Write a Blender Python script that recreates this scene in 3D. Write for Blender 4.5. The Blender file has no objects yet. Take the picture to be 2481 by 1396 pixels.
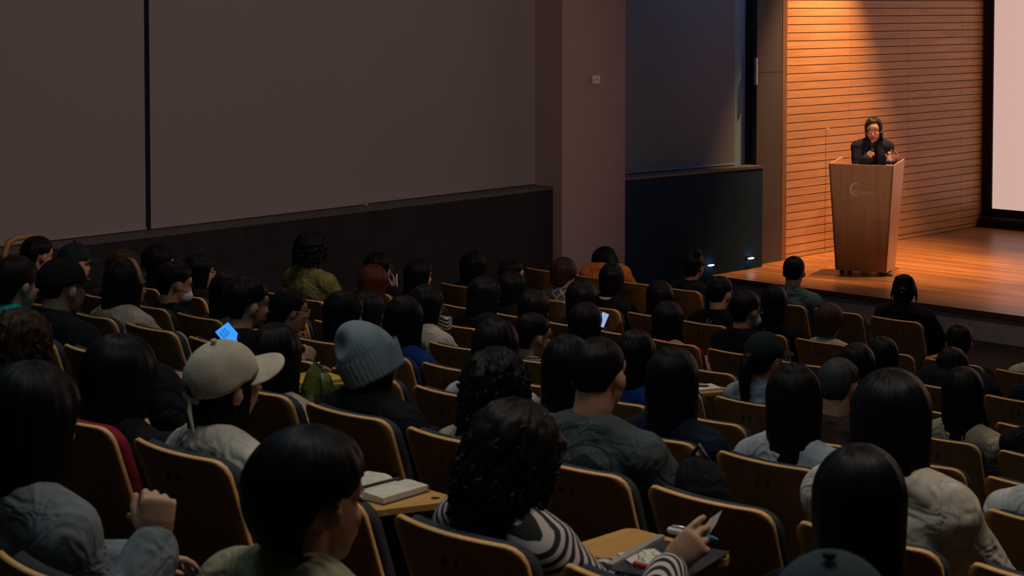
import bpy, bmesh, math, random
import numpy as np
from mathutils import Vector, Matrix, noise
from mathutils.bvhtree import BVHTree

SC = bpy.context.scene
COL = SC.collection
random.seed(7)
rad = math.radians

# ------------------------------------------------------------------ camera, world, lights, exposure
EYE = 3.17                      # camera height above the floor of the front row
F, PX, PY = 4370.0, 1240.5, 206.0
PITCH, YAW = rad(2.5), math.atan2(.698, .716)
cam_data = bpy.data.cameras.new('camera')
cam = bpy.data.objects.new('camera', cam_data)
COL.objects.link(cam)
cam.location = (0, 0, EYE)
cam.rotation_euler = (math.pi / 2 - PITCH, 0, YAW)
cam_data.sensor_width = 36.0
cam_data.lens = F / 2481 * 36.0
cam_data.shift_y = -(698 - PY) / 2481
cam_data.clip_end = 200
cam_data.dof.use_dof = True
cam_data.dof.focus_distance = 19.0
cam_data.dof.aperture_fstop = 11.0
SC.camera = cam
CAMR = cam.rotation_euler.to_matrix()
CAMP = Vector(cam.location)

def ray(px, py):
    return CAMR @ Vector(((px - PX) / F, -(py - PY) / F, -1))
def on_y(px, py, Y):
    r = ray(px, py); return CAMP + r * ((Y - CAMP.y) / r.y)
def on_x(px, py, X):
    r = ray(px, py); return CAMP + r * ((X - CAMP.x) / r.x)
def on_z(px, py, Z):
    r = ray(px, py); return CAMP + r * ((Z - CAMP.z) / r.z)
def at_depth(px, py, d):
    return CAMP + ray(px, py) * d

SC.view_settings.view_transform = 'Standard'
SC.view_settings.look = 'None'
SC.view_settings.gamma = 1.0
SC.view_settings.exposure = 0.0
SC.view_settings.use_curve_mapping = False
SC.cycles.use_denoising = True
SC.cycles.max_bounces = 6
SC.cycles.sample_clamp_indirect = 3.0

world = bpy.data.worlds.new('hall_air')
SC.world = world
world.use_nodes = True
world.node_tree.nodes['Background'].inputs[0].default_value = (0.004, 0.005, 0.007, 1)

def lamp(name, kind, loc, aim, energy, color, size=.2, size_y=None, angle=60, blend=.5):
    d = bpy.data.lights.new(name, kind)
    d.energy = energy; d.color = color
    if kind == 'AREA':
        d.size = size
        if size_y:
            d.shape = 'RECTANGLE'; d.size_y = size_y
    elif kind == 'SPOT':
        d.shadow_soft_size = size; d.spot_size = rad(angle); d.spot_blend = blend
    else:
        d.shadow_soft_size = size
    o = bpy.data.objects.new(name, d); COL.objects.link(o)
    o.location = loc
    o.rotation_euler = (Vector(aim) - Vector(loc)).to_track_quat('-Z', 'Y').to_euler()
    return o

LIGHTS = [
    # stage spots under the stage ceiling, then added fill spots
    lamp('stage_spot', 'SPOT', (-9.3, 17.5, 5.9), (-10.6, 17.2, .4), 950, (1, .50, .21), .08, angle=32, blend=.5),
    lamp('wall_washer', 'SPOT', (-11.0, 17.5, 5.3), (-11.95, 17.35, .4), 1400, (1, .50, .21), .06, angle=56, blend=.8),
    lamp('stage_wash', 'SPOT', (-6.6, 19.6, 5.8), (-8.6, 17.9, 0), 1700, (1, .50, .19), .12, angle=42, blend=.6),
    lamp('speaker_fill', 'SPOT', (-6.2, 11.5, 5.8), (-10.9, 16.9, 1.4), 820, (1, .63, .48), .1, angle=15, blend=.9),  # unseen spot added to lift the speaker's face and the lectern front
    lamp('left_wall_fill', 'SPOT', (-3.0, 8.6, 5.8), (-12.0, 9.0, 2.7), 620, (1, .72, .65), .5, angle=58, blend=.4),  # unseen spot added to brighten the left wall, cone stops short of the last blind
    # house lights dimmed low, with added fill spots among them
    *[lamp('house_downlight', 'SPOT', (x, y, 5.9), (x + .3, y - .7, 0), e * .80, (1, .80, .60), .35, angle=96, blend=1)
      for x, y, e in ((-8.6, 7.6, 150), (-5.4, 7.4, 190), (-2.2, 7.0, 170), (-5.6, 4.2, 150), (-2.6, 3.4, 170), (-8.4, 10.8, 110), (-5.4, 10.6, 150))],
    lamp('apron_fill', 'SPOT', (-7.4, 12.6, 5.9), (-7.4, 13.6, 0), 150, (1, .80, .66), .3, angle=80, blend=1),  # unseen lamp added to brighten the stage apron
    lamp('near_row_fill', 'SPOT', (-1.2, 6.4, 5.9), (-2.5, 2.3, 1.9), 170, (1, .76, .56), .3, angle=62, blend=1),  # unseen lamp added to light faces and hands in the nearest rows
    lamp('house_light_cool', 'AREA', (-4.0, 3.0, 5.9), (-4.0, 3.4, 0), 34, (.50, .86, 1), 5, 3),
    # blue fixture hidden in the recess beside the stage
    lamp('blue_spot', 'SPOT', (-11.0, 15.7, 5.5), (-12.0, 14.9, .8), 60, (.08, .42, 1), .15, angle=95, blend=1),
]

# ------------------------------------------------------------------ materials
MATS = {}
def nodes_of(name):
    m = bpy.data.materials.new(name); m.use_nodes = True
    nt = m.node_tree
    return m, nt, nt.nodes['Principled BSDF']
def link(nt, a, b): nt.links.new(a, b)
def node(nt, t, **kw):
    n = nt.nodes.new(t)
    for k, v in kw.items(): setattr(n, k, v)
    return n

def plain(name, col, rough=.6, metal=0, noise_amt=.15, scale=30, bump=0.0, bscale=200, spec=.5, coat=0):
    """coloured surface with a soft procedural mottling and a fine bump"""
    if name in MATS: return MATS[name]
    m, nt, b = nodes_of(name)
    tc = node(nt, 'ShaderNodeTexCoord')
    n = node(nt, 'ShaderNodeTexNoise'); n.inputs['Scale'].default_value = scale; n.inputs['Detail'].default_value = 4
    link(nt, tc.outputs['Object'], n.inputs['Vector'])
    r = node(nt, 'ShaderNodeValToRGB')
    r.color_ramp.elements[0].position = .3; r.color_ramp.elements[1].position = .7
    r.color_ramp.elements[0].color = tuple(c * (1 - noise_amt) for c in col) + (1,)
    r.color_ramp.elements[1].color = tuple(min(1, c * (1 + noise_amt)) for c in col) + (1,)
    link(nt, n.outputs['Fac'], r.inputs['Fac']); link(nt, r.outputs['Color'], b.inputs['Base Color'])
    b.inputs['Roughness'].default_value = rough; b.inputs['Metallic'].default_value = metal
    b.inputs['Specular IOR Level'].default_value = spec
    if coat: b.inputs['Coat Weight'].default_value = coat
    if bump:
        n2 = node(nt, 'ShaderNodeTexNoise'); n2.inputs['Scale'].default_value = bscale; n2.inputs['Detail'].default_value = 3
        link(nt, tc.outputs['Object'], n2.inputs['Vector'])
        bp = node(nt, 'ShaderNodeBump'); bp.inputs['Strength'].default_value = bump; bp.inputs['Distance'].default_value = .01
        link(nt, n2.outputs['Fac'], bp.inputs['Height']); link(nt, bp.outputs['Normal'], b.inputs['Normal'])
    MATS[name] = m
    return m

def wood(name, a, b_, scale=(3, 40, 40), rough=.4, plank=None, amt=1.0, coat=0.0):
    """long grained wood; scale stretches the grain, plank=(length,width,axis order) adds boards of varied tone"""
    if name in MATS: return MATS[name]
    m, nt, b = nodes_of(name)
    tc = node(nt, 'ShaderNodeTexCoord')
    mp = node(nt, 'ShaderNodeMapping'); mp.inputs['Scale'].default_value = scale
    link(nt, tc.outputs['Object'], mp.inputs['Vector'])
    n = node(nt, 'ShaderNodeTexNoise'); n.inputs['Scale'].default_value = 1; n.inputs['Detail'].default_value = 6
    n.inputs['Distortion'].default_value = .6
    link(nt, mp.outputs['Vector'], n.inputs['Vector'])
    r = node(nt, 'ShaderNodeValToRGB')
    r.color_ramp.elements[0].position = .3; r.color_ramp.elements[1].position = .72
    r.color_ramp.elements[0].color = a + (1,); r.color_ramp.elements[1].color = b_ + (1,)
    link(nt, n.outputs['Fac'], r.inputs['Fac'])
    out = r.outputs['Color']
    if plank:
        sx = node(nt, 'ShaderNodeSeparateXYZ'); link(nt, tc.outputs['Object'], sx.inputs[0])
        L, W, la, wa = plank
        def cell(src, w):
            d = node(nt, 'ShaderNodeMath', operation='DIVIDE'); link(nt, src, d.inputs[0]); d.inputs[1].default_value = w
            return d.outputs[0]
        cw = cell(sx.outputs[wa], W)
        fw = node(nt, 'ShaderNodeMath', operation='FLOOR'); link(nt, cw, fw.inputs[0])
        sh = node(nt, 'ShaderNodeMath', operation='MULTIPLY'); link(nt, fw.outputs[0], sh.inputs[0]); sh.inputs[1].default_value = .381
        cl = cell(sx.outputs[la], L)
        ad = node(nt, 'ShaderNodeMath', operation='ADD'); link(nt, cl, ad.inputs[0]); link(nt, sh.outputs[0], ad.inputs[1])
        fl = node(nt, 'ShaderNodeMath', operation='FLOOR'); link(nt, ad.outputs[0], fl.inputs[0])
        cx = node(nt, 'ShaderNodeCombineXYZ'); link(nt, fw.outputs[0], cx.inputs[0]); link(nt, fl.outputs[0], cx.inputs[1])
        wn = node(nt, 'ShaderNodeTexWhiteNoise', noise_dimensions='2D'); link(nt, cx.outputs[0], wn.inputs['Vector'])
        mr = node(nt, 'ShaderNodeMapRange'); link(nt, wn.outputs['Value'], mr.inputs[0])
        mr.inputs[3].default_value = 1 - .38 * amt; mr.inputs[4].default_value = 1 + .12 * amt
        hs = node(nt, 'ShaderNodeHueSaturation'); link(nt, out, hs.inputs['Color']); link(nt, mr.outputs[0], hs.inputs['Value'])
        out = hs.outputs['Color']
        add = node(nt, 'ShaderNodeVectorMath', operation='ADD')
        link(nt, mp.outputs['Vector'], add.inputs[0])
        sc3 = node(nt, 'ShaderNodeVectorMath', operation='SCALE'); link(nt, cx.outputs[0], sc3.inputs[0]); sc3.inputs['Scale'].default_value = 7.3
        link(nt, sc3.outputs[0], add.inputs[1]); link(nt, add.outputs[0], n.inputs['Vector'])
    link(nt, out, b.inputs['Base Color'])
    b.inputs['Roughness'].default_value = rough
    if coat: b.inputs['Coat Weight'].default_value = coat; b.inputs['Coat Roughness'].default_value = .25
    MATS[name] = m
    return m

def emit(name, col, power):
    if name in MATS: return MATS[name]
    m, nt, b = nodes_of(name)
    b.inputs['Base Color'].default_value = (0, 0, 0, 1)
    b.inputs['Emission Color'].default_value = col + (1,); b.inputs['Emission Strength'].default_value = power
    MATS[name] = m
    return m

def cloth(name, col, rough=.9, fold=.5):
    """woven cloth with soft folds"""
    if name in MATS: return MATS[name]
    m = plain(name, col, rough, 0, .18, 14, 0, spec=.1)
    nt = m.node_tree; b = nt.nodes['Principled BSDF']
    tc = [n for n in nt.nodes if n.bl_idname == 'ShaderNodeTexCoord'][0]
    n1 = node(nt, 'ShaderNodeTexNoise'); n1.inputs['Scale'].default_value = 9; n1.inputs['Detail'].default_value = 2; n1.inputs['Distortion'].default_value = 1.6
    n2 = node(nt, 'ShaderNodeTexNoise'); n2.inputs['Scale'].default_value = 320
    for n in (n1, n2): link(nt, tc.outputs['Object'], n.inputs['Vector'])
    b1 = node(nt, 'ShaderNodeBump'); b1.inputs['Strength'].default_value = fold; b1.inputs['Distance'].default_value = .06
    b2 = node(nt, 'ShaderNodeBump'); b2.inputs['Strength'].default_value = .25; b2.inputs['Distance'].default_value = .003
    link(nt, n1.outputs['Fac'], b1.inputs['Height']); link(nt, n2.outputs['Fac'], b2.inputs['Height'])
    link(nt, b1.outputs['Normal'], b2.inputs['Normal']); link(nt, b2.outputs['Normal'], b.inputs['Normal'])
    return m

def striped(name, kind, dark, light):
    """stripes, plaid or houndstooth woven into the cloth"""
    if name in MATS: return MATS[name]
    m, nt, b = nodes_of(name)
    tc = node(nt, 'ShaderNodeTexCoord'); sx = node(nt, 'ShaderNodeSeparateXYZ'); link(nt, tc.outputs['Object'], sx.inputs[0])
    def band(src, freq, thr):
        mu = node(nt, 'ShaderNodeMath', operation='MULTIPLY'); link(nt, src, mu.inputs[0]); mu.inputs[1].default_value = freq
        fr = node(nt, 'ShaderNodeMath', operation='FRACT'); link(nt, mu.outputs[0], fr.inputs[0])
        gt = node(nt, 'ShaderNodeMath', operation='GREATER_THAN'); link(nt, fr.outputs[0], gt.inputs[0]); gt.inputs[1].default_value = thr
        return gt.outputs[0]
    def mix(op, p, q):
        n = node(nt, 'ShaderNodeMath', operation=op); link(nt, p, n.inputs[0]); link(nt, q, n.inputs[1]); return n.outputs[0]
    if kind == 'stripe':
        dist = node(nt, 'ShaderNodeMath', operation='MULTIPLY_ADD'); link(nt, sx.outputs[0], dist.inputs[0]); dist.inputs[1].default_value = .3; link(nt, sx.outputs[2], dist.inputs[2])
        d2 = node(nt, 'ShaderNodeMath', operation='MULTIPLY_ADD'); link(nt, sx.outputs[1], d2.inputs[0]); d2.inputs[1].default_value = -.95; link(nt, dist.outputs[0], d2.inputs[2]); dist = d2
        f = band(dist.outputs[0], 46, .5)
    else:
        p = node(nt, 'ShaderNodeMath', operation='ADD'); link(nt, sx.outputs[0], p.inputs[0]); link(nt, sx.outputs[2], p.inputs[1])
        q = node(nt, 'ShaderNodeMath', operation='SUBTRACT'); link(nt, sx.outputs[0], q.inputs[0]); link(nt, sx.outputs[2], q.inputs[1])
        if kind == 'plaid':
            f = mix('MAXIMUM', band(p.outputs[0], 13, .82), band(q.outputs[0], 13, .82))
        else:
            f = mix('MULTIPLY', band(sx.outputs[0], 85, .45), band(sx.outputs[2], 85, .4))
    mx = node(nt, 'ShaderNodeMix', data_type='RGBA'); link(nt, f, mx.inputs[0])
    mx.inputs[6].default_value = dark + (1,); mx.inputs[7].default_value = light + (1,)
    link(nt, mx.outputs[2], b.inputs['Base Color']); b.inputs['Roughness'].default_value = .9
    MATS[name] = m
    return m

def hair_mat(name, col, rough=.34):
    if name in MATS: return MATS[name]
    m, nt, b = nodes_of(name)
    tc = node(nt, 'ShaderNodeTexCoord'); sx = node(nt, 'ShaderNodeSeparateXYZ'); link(nt, tc.outputs['Object'], sx.inputs[0])
    at = node(nt, 'ShaderNodeMath', operation='ARCTAN2'); link(nt, sx.outputs[0], at.inputs[0]); link(nt, sx.outputs[1], at.inputs[1])
    mu = node(nt, 'ShaderNodeMath', operation='MULTIPLY'); link(nt, at.outputs[0], mu.inputs[0]); mu.inputs[1].default_value = 26
    mz = node(nt, 'ShaderNodeMath', operation='MULTIPLY'); link(nt, sx.outputs[2], mz.inputs[0]); mz.inputs[1].default_value = 7
    cb = node(nt, 'ShaderNodeCombineXYZ'); link(nt, mu.outputs[0], cb.inputs[0]); link(nt, mz.outputs[0], cb.inputs[1])
    n = node(nt, 'ShaderNodeTexNoise'); n.inputs['Scale'].default_value = 1; n.inputs['Detail'].default_value = 3
    link(nt, cb.outputs[0], n.inputs['Vector'])
    r = node(nt, 'ShaderNodeValToRGB')
    r.color_ramp.elements[0].color = tuple(c * .5 for c in col) + (1,); r.color_ramp.elements[1].color = tuple(c * 1.6 for c in col) + (1,)
    link(nt, n.outputs['Fac'], r.inputs['Fac']); link(nt, r.outputs['Color'], b.inputs['Base Color'])
    bp = node(nt, 'ShaderNodeBump'); bp.inputs['Strength'].default_value = .55; bp.inputs['Distance'].default_value = .006
    link(nt, n.outputs['Fac'], bp.inputs['Height']); link(nt, bp.outputs['Normal'], b.inputs['Normal'])
    b.inputs['Roughness'].default_value = rough; b.inputs['Specular IOR Level'].default_value = .10
    MATS[name] = m
    return m

def skin_mat(name, col):
    if name in MATS: return MATS[name]
    m = plain(name, col, .5, 0, .08, 25, .04, 400, spec=.3)
    m.node_tree.nodes['Principled BSDF'].inputs['Subsurface Weight'].default_value = .12
    m.node_tree.nodes['Principled BSDF'].inputs['Subsurface Radius'].default_value = (.02, .008, .005)
    return m

# ------------------------------------------------------------------ object helpers
def tag(o, label=None, cat=None, group=None, kind=None):
    if label: o['label'] = label
    if cat: o['category'] = cat
    if group: o['group'] = group
    if kind: o['kind'] = kind
    return o
def empty(name, loc, rz=0):
    o = bpy.data.objects.new(name, None); COL.objects.link(o)
    o.location = loc; o.rotation_euler = (0, 0, rz); o.empty_display_size = .1
    return o
def obj(name, mesh, mats=None, parent=None, smooth=False):
    if mats is not None:
        for m in (mats if isinstance(mats, (list, tuple)) else [mats]): mesh.materials.append(m)
    if smooth:
        mesh.polygons.foreach_set('use_smooth', [True] * len(mesh.polygons))
    o = bpy.data.objects.new(name, mesh); COL.objects.link(o)
    if parent is not None: o.parent = parent
    return o
def mesh_from(verts, faces, name='shape'):
    me = bpy.data.meshes.new(name); me.from_pydata([tuple(v) for v in verts], [], [tuple(int(i) for i in f) for f in faces]); me.update()
    return me

class MB:
    """collects pieces of ONE mesh"""
    def __init__(s): s.v = []; s.f = []; s.m = []
    def add(s, v, f, mat=0):
        k = len(s.v); s.v += [tuple(p) for p in v]; s.f += [tuple(i + k for i in q) for q in f]; s.m += [mat] * len(f); return s
    def box(s, lo, hi, mat=0, bev=0, M=None):
        bm = bmesh.new()
        bmesh.ops.create_cube(bm, size=1)
        lo, hi = Vector(lo), Vector(hi)
        for v in bm.verts:
            v.co = Vector([(lo[i] + hi[i]) / 2 + v.co[i] * (hi[i] - lo[i]) for i in range(3)])
        if bev: bmesh.ops.bevel(bm, geom=bm.edges[:] , offset=bev, segments=2, profile=.6, affect='EDGES')
        return s.addbm(bm, mat, M)
    def addbm(s, bm, mat=0, M=None):
        bm.verts.ensure_lookup_table(); bm.verts.index_update()
        v = [(M @ q.co) if M is not None else q.co.copy() for q in bm.verts]
        s.add(v, [[w.index for w in q.verts] for q in bm.faces], mat); bm.free(); return s
    def prism(s, poly, z0, z1, mat=0, M=None):
        """polygon in x,y extruded from z0 to z1"""
        n = len(poly)
        v = [Vector((p[0], p[1], z0)) for p in poly] + [Vector((p[0], p[1], z1)) for p in poly]
        f = [list(range(n))[::-1], list(range(n, 2 * n))] + [[i, (i + 1) % n, n + (i + 1) % n, n + i] for i in range(n)]
        if M is not None: v = [M @ p for p in v]
        return s.add(v, f, mat)
    def tube(s, pts, r, mat=0, n=10, lat=None):
        v, f = tube(pts, r, n, lat); return s.add(v, f, mat)
    def ell(s, c, r, R=None, mat=0, nu=14, nv=10):
        v, f = ellipsoid(c, r, R, nu, nv); return s.add(v, f, mat)
    def lathe(s, prof, mat=0, n=24, M=None):
        v, f = [], []
        for i in range(n):
            a = 2 * math.pi * i / n
            for r, z in prof: v.append(Vector((r * math.cos(a), r * math.sin(a), z)))
        k = len(prof)
        for i in range(n):
            for j in range(k - 1):
                a, b = i * k + j, ((i + 1) % n) * k + j
                f.append((a, b, b + 1, a + 1))
        if M is not None: v = [M @ p for p in v]
        return s.add(v, f, mat)
    def mesh(s):
        me = mesh_from(s.v, s.f); me.polygons.foreach_set('material_index', s.m); return me
    def build(s, name, mats, parent=None, smooth=False):
        return obj(name, s.mesh(), mats, parent, smooth)

def ellipsoid(c, r, R=None, nu=16, nv=11):
    c = np.array(c, float); v = [(0, 0, 1.0)]
    for j in range(1, nv):
        t = math.pi * j / nv
        for i in range(nu):
            a = 2 * math.pi * i / nu
            v.append((math.sin(t) * math.cos(a), math.sin(t) * math.sin(a), math.cos(t)))
    v.append((0, 0, -1.0))
    v = np.array(v) * np.array(r, float)
    if R is not None: v = v @ np.array(R).T
    f = [(0, 1 + i, 1 + (i + 1) % nu) for i in range(nu)]
    for j in range(nv - 2):
        a = 1 + j * nu
        f += [(a + i, a + nu + i, a + nu + (i + 1) % nu, a + (i + 1) % nu) for i in range(nu)]
    a = 1 + (nv - 2) * nu; e = len(v) - 1
    f += [(a + (i + 1) % nu, a + i, e) for i in range(nu)]
    return (v + c), f

def tube(pts, radii, n=14, lat=None, dome=True):
    """closed tube through pts; radii: number, list of numbers or of (lateral, depth)"""
    P = [np.array(p, float) for p in pts]; k = len(P)
    if not isinstance(radii, (list, tuple)): radii = [radii] * k
    R = [(r, r) if not isinstance(r, (tuple, list)) else r for r in radii]
    if dome:
        d0 = P[0] - P[1]; d0 /= (np.linalg.norm(d0) + 1e-9); d1 = P[-1] - P[-2]; d1 /= (np.linalg.norm(d1) + 1e-9)
        m0, m1 = min(R[0]), min(R[-1])
        P = [P[0] + d0 * m0 * .9, P[0] + d0 * m0 * .6] + P + [P[-1] + d1 * m1 * .6, P[-1] + d1 * m1 * .9]
        sc = lambda r, s: (r[0] * s, r[1] * s)
        R = [sc(R[0], .35), sc(R[0], .75)] + R + [sc(R[-1], .75), sc(R[-1], .35)]
        k = len(P)
    V = []; u = None
    for i in range(k):
        t = P[min(i + 1, k - 1)] - P[max(i - 1, 0)]; t = t / (np.linalg.norm(t) + 1e-9)
        if lat is not None: u = np.array(lat, float)
        elif u is None:
            u = np.array((1.0, 0, 0)) if abs(t[0]) < .8 else np.array((0, 1.0, 0))
        u = u - t * u.dot(t); u = u / (np.linalg.norm(u) + 1e-9); w = np.cross(t, u)
        for j in range(n):
            a = 2 * math.pi * j / n
            V.append(P[i] + u * math.cos(a) * R[i][0] + w * math.sin(a) * R[i][1])
    f = [tuple(range(n))[::-1], tuple(range((k - 1) * n, k * n))]
    for i in range(k - 1):
        for j in range(n):
            a, b = i * n + j, i * n + (j + 1) % n
            f.append((a, b, b + n, a + n))
    return np.array(V), f

def vox(prims, size, smooth=4, extra=None):
    """fuse overlapping closed pieces into one continuous skin"""
    V, Fc, k = [], [], 0
    for v, f in prims:
        V.append(np.asarray(v)); Fc += [tuple(i + k for i in q) for q in f]; k += len(v)
    me = mesh_from(np.concatenate(V), Fc)
    o = bpy.data.objects.new('fuse', me); COL.objects.link(o)
    r = o.modifiers.new('r', 'REMESH'); r.mode = 'VOXEL'; r.voxel_size = size; r.use_smooth_shade = True
    if smooth:
        s = o.modifiers.new('s', 'SMOOTH'); s.factor = .5; s.iterations = smooth
    dg = bpy.context.evaluated_depsgraph_get()
    ev = o.evaluated_get(dg)
    out = bpy.data.meshes.new_from_object(ev)
    bpy.data.objects.remove(o); bpy.data.meshes.remove(me)
    if extra:
        out2 = join_mesh(out, extra); bpy.data.meshes.remove(out); out = out2
    out.polygons.foreach_set('use_smooth', [True] * len(out.polygons))
    return out
def arrays(me):
    v = np.empty(len(me.vertices) * 3); me.vertices.foreach_get('co', v)
    return v.reshape(-1, 3), [tuple(p.vertices) for p in me.polygons]
def join_mesh(me, extra):
    v, f = arrays(me); v = [v]; k = len(v[0])
    for ev, ef in extra:
        v.append(np.asarray(ev)); f += [tuple(i + k for i in q) for q in ef]; k += len(ev)
    return mesh_from(np.concatenate(v), f)
# ------------------------------------------------------------------ seating geometry
NROW = 10
ROWY = [11.35, 10.29, 9.24, 8.18, 7.12, 6.06, 5.00, 3.94, 2.89, 1.83]      # line of the chair-back tops
ROWH = [2.288, 2.300, 2.222, 2.097, 1.945, 1.763, 1.556, 1.367, 1.221, 1.080]  # how far below the eye
FLOORZ = [EYE - h - .88 for h in ROWH]
FLOORZ[0] = FLOORZ[1] = 0.0
SEATW = .51

# ------------------------------------------------------------------ room shell
WALLX = -12.1          # plane of the blinds and of the slatted stage wall
DADOX = -11.85
STAGEY = 15.25
STAGEZ = .29
SCREENY = 21.2

def S(name, mesh_builder, mats, parent=None, smooth=False):
    o = mesh_builder.build(name, mats, parent, smooth)
    if parent is None: o['kind'] = 'structure'
    return o

m_carpet = plain('dark_carpet', (.022, .019, .018), .95, 0, .3, 60, .4, 400)
m_dado = plain('dado_panel', (.029, .028, .031), .8, 0, .1, 4, spec=.2)
m_ledge = plain('dado_ledge', (.10, .095, .10), .5)
m_pillar = plain('pillar_paint', (.48, .34, .30), .9, 0, .05, 90, .25, 500)
m_plaster = plain('plaster', (.30, .26, .25), .9, 0, .06, 90, .25, 500)
m_column = plain('column_panel', (.060, .052, .051), .7, 0, .06, 40)
m_black = plain('black_recess', (.006, .006, .007), .6)
m_ceil = plain('ceiling_dark', (.05, .05, .05), .9)
m_apron = plain('apron_panel', (.46, .37, .37), .7, 0, .1, 8)
m_stage = wood('stage_boards', (.34, .135, .035), (.52, .245, .075), (1.2, 34, 30), .38, (1.9, .062, 'X', 'Y'), 1.0, coat=.15)
m_nosing = wood('stage_nosing', (.10, .04, .015), (.16, .07, .03), (2, 40, 40), .4)
m_slat = wood('maple_slats', (.50, .255, .10), (.66, .36, .155), (20, 1.6, 26), .42, (1.7, .0, 'Y', 'Z') if False else None)
m_slatend = wood('slat_end_trim', (.17, .075, .014), (.24, .11, .025), (20, 20, 1.5), .45)

# raked floor: one stepped mesh
pts = [(STAGEY + .2, 0.0)]
for k in range(2, NROW):
    y = ROWY[k] + .80
    pts += [(y, FLOORZ[k - 1]), (y, FLOORZ[k])]
pts += [(ROWY[9] - .32, FLOORZ[9]), (ROWY[9] - .32, FLOORZ[9] + .14), (-3.0, FLOORZ[9] + .14)]
mb = MB(); n = len(pts)
v = [(x, y, z) for x in (-12.3, 8.0) for y, z in pts]
mb.add(v, [(i, i + 1, n + i + 1, n + i) for i in range(n - 1)])
S('floor', mb, m_carpet)

S('ceiling', MB().box((-12.4, -3, 6.0), (8, 22, 6.1)), m_ceil)
S('wall_right', MB().box((8, -3, -.2), (8.1, 22, 6)), m_plaster)
S('wall_rear', MB().box((-12.4, -3.1, -.2), (8, -3, 6)), m_plaster)
S('wall_back', MB().box((-12.4, 21.6, -.2), (8, 21.7, 6)), m_black)

# pillar measured on the blind plane
pA = on_x(1303, 300, WALLX + .02); PILY0 = pA.y
PILX = on_y(1362, 300, PILY0).x
PILY1 = on_x(1515, 300, PILX).y
DADOX = on_y(1340, 452, PILY0).x
LEDGEZ = on_x(800, 502, WALLX).z
def _line(p, q):
    a, b = on_x(*p, WALLX), on_x(*q, WALLX); return lambda y: a.z + (b.z - a.z) * (y - a.y) / (b.y - a.y)
LZ_A = _line((365, 556), (1302, 447)); LZ_B = _line((1517, 423), (1830, 396))
def ledge_z(y): return LZ_A(y) if y < PILY0 + .3 else LZ_B(y)
COLY0 = on_x(1833, 300, WALLX + .10).y
WOODY0 = on_x(1899, 300, WALLX + .06).y
print('pillar', PILY0, PILX, PILY1, 'dado', DADOX, 'ledge', LEDGEZ, 'col', COLY0, WOODY0)

mb = MB().box((-12.4, -3, -.2), (WALLX - .06, COLY0, 6.0))
S('wall_left', mb, m_plaster)
mb = MB().box((PILX - .9, PILY0, -.1), (PILX, PILY1, 6.0), 0, .004)
S('trim_1', mb, m_pillar)
def dado(name, y0, y1):
    def wedge(xa, xb, za, d0, d1):
        ya, yb = ledge_z(y0), ledge_z(y1); lo0, lo1 = (za, za) if za is not None else (ya + d0, yb + d0)
        v = [(xa, y0, lo0), (xb, y0, lo0), (xb, y1, lo1), (xa, y1, lo1), (xa, y0, ya + d1), (xb, y0, ya + d1), (xb, y1, yb + d1), (xa, y1, yb + d1)]
        return MB().add(v, [(3, 2, 1, 0), (4, 5, 6, 7), (0, 1, 5, 4), (1, 2, 6, 5), (2, 3, 7, 6), (3, 0, 4, 7)])
    o = S(name, wedge(WALLX - .08, DADOX, -.1, 0, -.03), m_dado if y0 < PILY0 - 1 else plain('dado_panel_blue_lit', (.012, .042, .080), .85, 0, .1, 4, spec=.15))  # right dado: blue light beside the stage is put into its colour
    wedge(WALLX - .08, DADOX + .006, None, -.03, -.002).build('ledge', m_ledge, o)
    jm = MB()
    y = y0 + 2.4
    while y < y1 - .3:
        jm.box((DADOX - .002, y, 0), (DADOX + .0012, y + .006, ledge_z(y) - .05)); y += 2.4
    if jm.v: jm.build('panel_joint', plain('dado_joint', (.045, .043, .046)), o)
dado('trim_2', -3, PILY0 - .001)
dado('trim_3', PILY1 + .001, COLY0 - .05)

# dark recess strip and column beside the slatted wall
yr = on_x(1813, 200, WALLX + .03).y
S('trim_4', MB().box((WALLX - .1, yr, LEDGEZ - .04), (WALLX + .03, COLY0, 6.0)), m_black)
dm = MB()
for px, py in ((1822, 63), (1821, 285)):
    p = on_x(px, py, WALLX + .03); dm.ell((p.x, p.y, p.z), (.006, .011, .011))
dots = dm.build('rail_screw', plain('steel_screw', (.6, .6, .6), .3, .8), None, True)
tag(dots, 'pair of small steel screw heads on the black recess strip beside the column', 'screw')
mb = MB().box((WALLX - .3, COLY0, STAGEZ - .3), (WALLX + .10, WOODY0 - .09, 6.0), 0, .004)
col_o = S('trim_5', mb, m_column)
zj = on_x(1860, 175, WALLX + .1).z
MB().box((WALLX + .098, COLY0 + .004, zj - .003), (WALLX + .1012, WOODY0 - .095, zj + .003)).build('panel_joint', m_black, col_o)
a = on_x(1833, 140, WALLX + .1); b = on_x(1833, 206, WALLX + .1)
pull = MB().box((WALLX + .085, a.y - .03, b.z), (WALLX + .12, a.y + .0, a.z), 0, .006).build('door_pull', plain('brushed_steel', (.5, .5, .5), .35, .9))
tag(pull, 'slim steel pull bar on the edge of the grey column', 'handle')

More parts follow.
